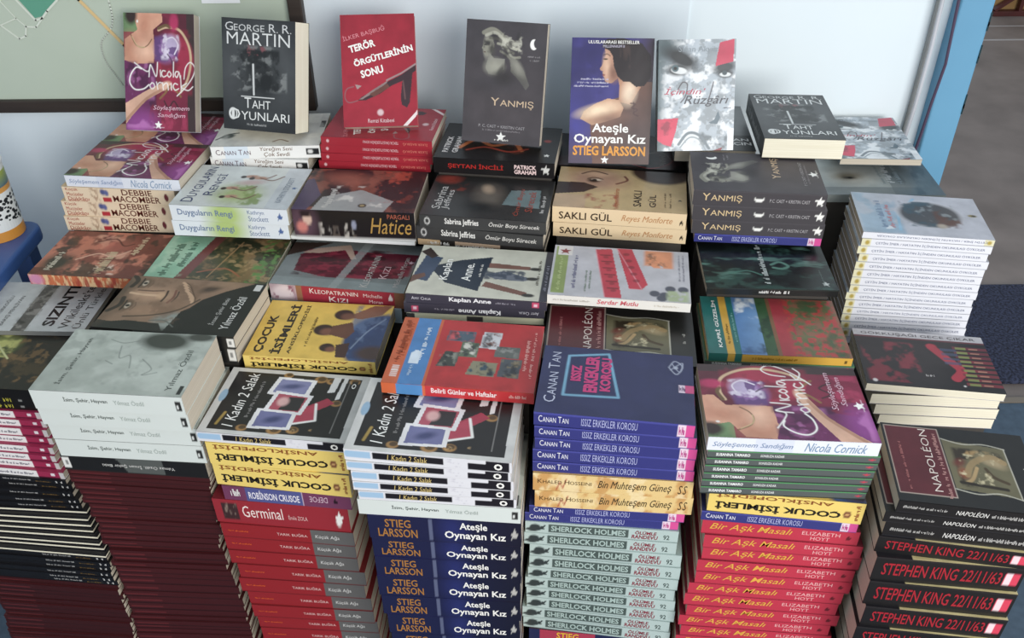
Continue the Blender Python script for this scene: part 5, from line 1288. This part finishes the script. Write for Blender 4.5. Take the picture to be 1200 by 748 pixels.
# ------------------------------------------------------------------ which book is which
LABELS = {
 ('A1', 'cornick'): ('plum romance paperback', 'lying against the wall under the standing romance cover'),
 ('A2', 'cornick'): ('plum romance paperback with white spine', 'lying on the cream spines at left'),
 ('A2', 'macomber'): ('cream paperback with brown capitals', 'under the plum romance at left'),
 ('A3', 'painted'): ('rust red paperback with flame-coloured spine', 'below the cream spines at far left'),
 ('A4', 'grey_title'): ('light grey paperback with a dark patterned band', 'by the left edge'),
 ('A5', 'leaf'): ('dark paperback with yellow-green leaves', 'topping the far left front stack'),
 ('A5', 'black_yellow'): ('black spine with yellow letters', 'under the leaf cover at far left'),
 ('A5', 'magenta'): ('white and magenta spine', 'in the far left front stack'),
 ('A5', 'black_white'): ('thin black spine with small white print', 'in the far left front stack'),
 ('A5', 'flipped_black'): ('black book showing white page edges', 'in the far left front stack'),
 ('A5', 'darkred_short'): ('dark red spine', 'low in the far left front stack'),
 ('B1', 'white_script'): ('white paperback with brown script spine', 'under the standing black cover at left'),
 ('B2', 'green_white'): ('white paperback with a green blur on its spine', 'right of the cream spines'),
 ('B3', 'green_painting'): ('mint and brown painted paperback', 'beside the rust red cover'),
 ('B4', 'black_face'): ('black paperback with a brooding face', 'lying behind the big white stack'),
 ('B5', 'white_city'): ('thick white paperback with small dark spine title', 'of the left front stack'),
 ('B5', 'black_face'): ('black paperback lying face down', 'under the thick white ones at left front'),
 ('B5', 'darkred'): ('thin dark red spine', 'below the thick white paperbacks'),
 ('C1', 'red_rifle'): ('red paperback lying', 'under the standing red rifle cover'),
 ('C2', 'portrait'): ('thick dark paperback with portrait and gold script spine', 'below the red pile'),
 ('C2', 'thin_white'): ('thin white book', 'under the thick dark portrait paperback'),
 ('C3', 'red_gown'): ('grey cover with crimson gown and red spine', 'behind the yellow cover'),
 ('C3', 'pale_blue'): ('pale blue book', 'peeping out below the crimson gown cover'),
 ('C4', 'yellow_names'): ('yellow paperback with three children on its cover', 'behind the left card cover'),
 ('C5', 'cards'): ('white-edged black cover with playing cards', 'above two yellow spines'),
 ('C5', 'yellow_names'): ('yellow spine with upside-down black capitals', 'under the playing card cover'),
 ('C5', 'purple_adventure'): ('purple and blue spine', 'between the yellow spines and the reds'),
 ('C5', 'crimson_classic'): ('crimson spine with white bird emblem', 'under the purple spine'),
 ('C5', 'red_grey'): ('red and grey spine', 'under the crimson one with white bird'),
 ('D1', 'black_flame'): ('black paperback with red spine capitals', 'under the standing charcoal cover'),
 ('D2', 'dark_gothic'): ('charcoal paperback with round emblem and white lettering', 'below the red-lettered black spine'),
 ('D2', 'tan_black'): ('tan and black spine', 'below the two round emblem spines'),
 ('D3', 'skirt'): ('cream cover with dark skirt and purple-grey spine', 'behind the red calendar book'),
 ('D3', 'cream_pages'): ('slim cream book', 'under the purple-grey spines in the centre'),
 ('D4', 'red_calendar'): ('red paperback with blue and orange stripes and photos', 'in the centre'),
 ('D5', 'cards'): ('white-edged playing card paperback', 'in the stack above navy spines'),
 ('D5', 'white_city'): ('white spine with small dark title', 'between card paperbacks and navy spines'),
 ('D5', 'navy'): ('thick navy spine with orange author and white title', 'in the centre front'),
 ('E1', 'black_red'): ('black paperback', 'under the standing purple cover with a profile'),
 ('E2', 'saffron'): ('tan paperback with cream spine', 'in front of the standing purple cover'),
 ('E3', 'red_strips'): ('pale grey cover with two red strips', 'behind the maroon panel cover'),
 ('E4', 'emperor'): ('black cover with maroon title panel', 'right behind the indigo stack'),
 ('E5', 'indigo'): ('indigo spine with pink corner', 'in the front stack right of centre'),
 ('E5', 'ochre_script'): ('ochre spine with handwriting title', 'among the indigo spines'),
 ('E5', 'pale_detective'): ('pale grey-green spine with dark title bar', 'below the indigo spines'),
 ('E5', 'crimson_thriller'): ('navy spine with crimson block', 'under the pale grey-green spines'),
 ('F0', 'grey_portrait'): ('grey portrait paperback half hidden', 'left of the lying thick black book'),
 ('F1', 'charcoal'): ('charcoal paperback with gold spine title and crescent', 'at right rear'),
 ('F1', 'indigo'): ('indigo book', 'under the three crescent spines'),
 ('F2', 'night_green'): ('dark green night cover', 'below the crescent spines'),
 ('F3', 'landscape'): ('teal landscape cover with poppies and yellow spine', 'at right'),
 ('F3', 'green_grey'): ('dark spine', 'directly under the yellow landscape spine'),
 ('F4', 'cornick'): ('plum romance paperback with white spine', 'topping the right front stack'),
 ('F4', 'green_grey'): ('thin grey spine with green edge', 'under the right front romance'),
 ('F4', 'yellow_names'): ('tilted yellow spine with upside-down capitals', 'in the right front stack'),
 ('F4', 'indigo'): ('indigo spine', 'between the yellow spine and the crimson spines at right'),
 ('F4', 'crimson_tale'): ('crimson spine with gold script', 'in the right front stack'),
 ('FT', 'throne'): ('thick black book lying with cream page edge forward', 'near the white wall'),
 ('G0', 'eyes'): ('icy blue cover with eyes', 'lying beside the blue pillar'),
 ('G1', 'grey_eye'): ('grey cover with one eye', 'behind the white-spined stack'),
 ('G2', 'oval_white'): ('white spine with upright grey title', 'in the tall stack at right'),
 ('G2', 'oval_turned'): ('white paperback with an oval picture', 'topping the tall white-spined stack at right'),
 ('G3', 'rainbow'): ('black and red cover with white page edges forward', 'at right'),
 ('G4', 'emperor'): ('black cover with maroon title panel', 'at the right edge of the frame'),
 ('G4', 'scarlet_date'): ('thick black spine with red title', 'at lower right'),
 ('S1', 'cornick'): ('standing plum romance cover', 'leftmost of the displayed books'),
 ('S2', 'throne'): ('standing thick black book with silver title', 'in front of the map board'),
 ('S3', 'red_rifle'): ('standing red cover with a rifle', 'on the red pile by the wall'),
 ('S4', 'charcoal'): ('standing charcoal cover with a crescent moon', 'at centre rear'),
 ('S5', 'navy'): ('standing purple cover with a woman in profile', 'at rear'),
 ('S6', 'eyes'): ('standing icy cover with two eyes and red patches', 'at rear'),
}
GROUPS = {'cornick': 'plum romance paperbacks', 'macomber': 'cream paperbacks with brown capitals', 'grey_title': 'light grey paperbacks', 'black_yellow': 'black spines with yellow letters', 'magenta': 'white and magenta spines', 'black_white': 'thin black spines', 'flipped_black': 'black books with page edges forward', 'darkred_short': 'dark red spines at far left', 'darkred': 'dark red spines under the white stack', 'white_script': 'white script paperbacks', 'green_white': 'white and green paperbacks', 'green_painting': 'mint painted paperbacks', 'black_face': 'black face paperbacks', 'white_city': 'thick white paperbacks', 'red_rifle': 'red rifle paperbacks', 'yellow_names': 'yellow paperbacks', 'cards': 'playing card paperbacks', 'red_grey': 'red and grey spines', 'dark_gothic': 'charcoal emblem paperbacks', 'skirt': 'cream skirt paperbacks', 'red_calendar': 'red calendar paperbacks', 'navy': 'navy and purple thrillers', 'saffron': 'tan paperbacks', 'red_strips': 'red strip paperbacks', 'emperor': 'black paperbacks with maroon panels', 'indigo': 'indigo paperbacks', 'ochre_script': 'ochre script paperbacks', 'pale_detective': 'pale grey-green paperbacks', 'crimson_thriller': 'crimson block spines', 'charcoal': 'charcoal crescent paperbacks', 'night_green': 'dark green paperbacks', 'green_grey': 'grey spines with green edges', 'crimson_tale': 'crimson script paperbacks', 'throne': 'thick black books', 'eyes': 'icy eye paperbacks', 'grey_eye': 'grey eye paperbacks', 'oval_white': 'white spined paperbacks', 'oval_turned': 'white spined paperbacks', 'rainbow': 'black and red page-forward paperbacks', 'scarlet_date': 'thick black spines with red titles'}

# ------------------------------------------------------------------ books as meshes
def grid_faces(w, h):
    i = np.arange(h - 1)[:, None] * w + np.arange(w - 1)[None, :]
    return np.stack([i, i + 1, i + w + 1, i + w], -1).reshape(-1, 4)

def cover_meshes(key, W, L, T):
    """front_cover, spine, back_cover, page_block of a paperback W x L x T, spine at x = -W/2, cover up"""
    D = DES[key]
    c, s, t = D['c'], D['s'], min(D['board'], T * .24)
    m = M_GLOSS if D['gloss'] else M_MATTE
    hw, hl = W / 2, L / 2
    for q in (c, s):                          # inks are muted with grey for a hazy look, and print is a little uneven
        g = q.a.mean(-1, keepdims=True)
        q.a = q.a * .88 + g * .12
        if q.hi: q.a = q.a * (.8 + .4 * q.fbm(9, len(key)))[..., None]
    out = []
    # front cover: slab below, painted grid on top, lettering a hair above
    b = MB()
    edge = tuple(c.a[1, 1] * .9)
    b.box(-hw, -hl, T - t, hw, hl, T - .00008, edge)
    U, V = c.uv(c.X, c.Y)
    h, w = c.X.shape
    P = np.stack([(U - .5) * W, (V - .5) * L, np.full(U.shape, T)], -1).reshape(-1, 3)
    F = grid_faces(w, h)
    if c.mode == 'L': F = F[:, ::-1]
    b.add(P.tolist(), F.tolist(), c.a.reshape(-1, 3).tolist())
    lift = .0003
    for X, Y, f, col in c.letters():
        u, v = c.uv(X, Y)
        b.add(np.stack([(u - .5) * W, (v - .5) * L, np.full(u.shape, T + lift)], -1).tolist(), f, col)
    out.append(('front_cover', b.mesh('front_cover', m)))
    # spine
    b = MB()
    b.box(-hw + .00008, -hl, .0, -hw + .0008, hl, T - t, tuple(s.a[5, 80] * .9))
    h, w = s.X.shape
    P = np.stack([np.full(s.X.shape, -hw), (.5 - s.X) * L, s.Y * T], -1).reshape(-1, 3)
    b.add(P.tolist(), grid_faces(w, h).tolist(), s.a.reshape(-1, 3).tolist())
    for X, Y, f, col in s.letters():
        b.add(np.stack([np.full(X.shape, -hw - .0003), (.5 - X) * L, Y * T], -1).tolist(), f, col)
    out.append(('spine', b.mesh('spine', m)))
    b = MB()
    b.box(-hw + .0008, -hl, 0, hw, hl, t, D['back'])
    out.append(('back_cover', b.mesh('back_cover', m)))
    b = MB()
    b.box(-hw + .0008, -hl + .0006, t, hw - .0006, hl - .0006, T - t, (.7, .65, .5))
    out.append(('page_block', b.mesh('page_block', M_PAPERW if D['pages'] == 'white' else M_PAPER)))
    return out

def ordinal(n):
    a = ['', 'first', 'second', 'third', 'fourth', 'fifth', 'sixth', 'seventh', 'eighth', 'ninth', 'tenth', 'eleventh', 'twelfth', 'thirteenth', 'fourteenth', 'fifteenth', 'sixteenth', 'seventeenth', 'eighteenth', 'nineteenth']
    if n < 20: return a[n]
    tens = {2: 'twent', 3: 'thirt', 4: 'fort'}[n // 10]
    return tens + 'ieth' if n % 10 == 0 else tens + 'y-' + a[n % 10]

BASE = {}
for _s, rows in BOOKS.items():
    for r in rows:
        if _s[0] != 'S':
            BASE.setdefault(r[0], []).append((r[5], r[6], r[7]))
MESHES = {}
for key, v in BASE.items():
    W, L, T = (float(np.median([x[i] for x in v])) for i in range(3))
    MESHES[key] = (W, L, T, cover_meshes(key, W, L, T))
PROTO = {}
COUNT = {}
TOTAL = {}
for _s, rows in BOOKS.items():
    for r in rows:
        TOTAL[(_s, r[0])] = TOTAL.get((_s, r[0]), 0) + 1

def place(stack, r):
    key, x, y, z, yaw, W, L, T, fl = r[:9]
    lean = r[9] if len(r) > 9 else 0
    W0, L0, T0, parts = MESHES[key]
    if key not in PROTO:
        root = empty('paperback_book')
        kids = []
        for nm, me in parts:
            o = bpy.data.objects.new(nm, me)
            COL.objects.link(o)
            o.parent = root
            kids.append(o)
        PROTO[key] = (root, kids)
    else:
        r0, k0 = PROTO[key]
        root = r0.copy()
        COL.objects.link(root)
        for k in k0:
            o = k.copy()
            o.parent = root
            COL.objects.link(o)
    ori, flip = fl & 3, fl & 4
    a = R(yaw)
    S = Matrix.Diagonal((W / W0, L / L0, T / T0, 1))
    if ori == 2:                              # standing, leaning back
        Mx = Matrix.Translation((x, y, z)) @ Matrix.Rotation(a, 4, 'Z') @ Matrix.Rotation(R(90 - lean), 4, 'X') @ Matrix.Translation((0, L / 2, -T)) @ S
    elif flip:
        Mx = Matrix.Translation((x, y, z + T)) @ Matrix.Rotation(a + R(90), 4, 'Z') @ Matrix.Rotation(R(180), 4, 'X') @ S
    else:
        Mx = Matrix.Translation((x, y, z)) @ Matrix.Rotation(a + (R(90) if ori == 0 else 0), 4, 'Z') @ S
    root.matrix_world = Mx
    n = COUNT[(stack, key)] = COUNT.get((stack, key), 0) + 1
    tot = TOTAL[(stack, key)]
    desc, placed = LABELS[(stack, key)]
    if tot == 1: lab = f'{desc} {placed}'
    elif tot == 2: lab = f"{'upper' if n == 1 else 'lower'} {desc} {placed}"
    else: lab = f"{'topmost' if n == 1 else ordinal(n)} {desc} {placed}" + ('' if n == 1 else ', counting down')
    tag(root, lab, 'book', GROUPS.get(key))
    return root

for _s, rows in BOOKS.items():
    for r in rows:
        place(_s, r)
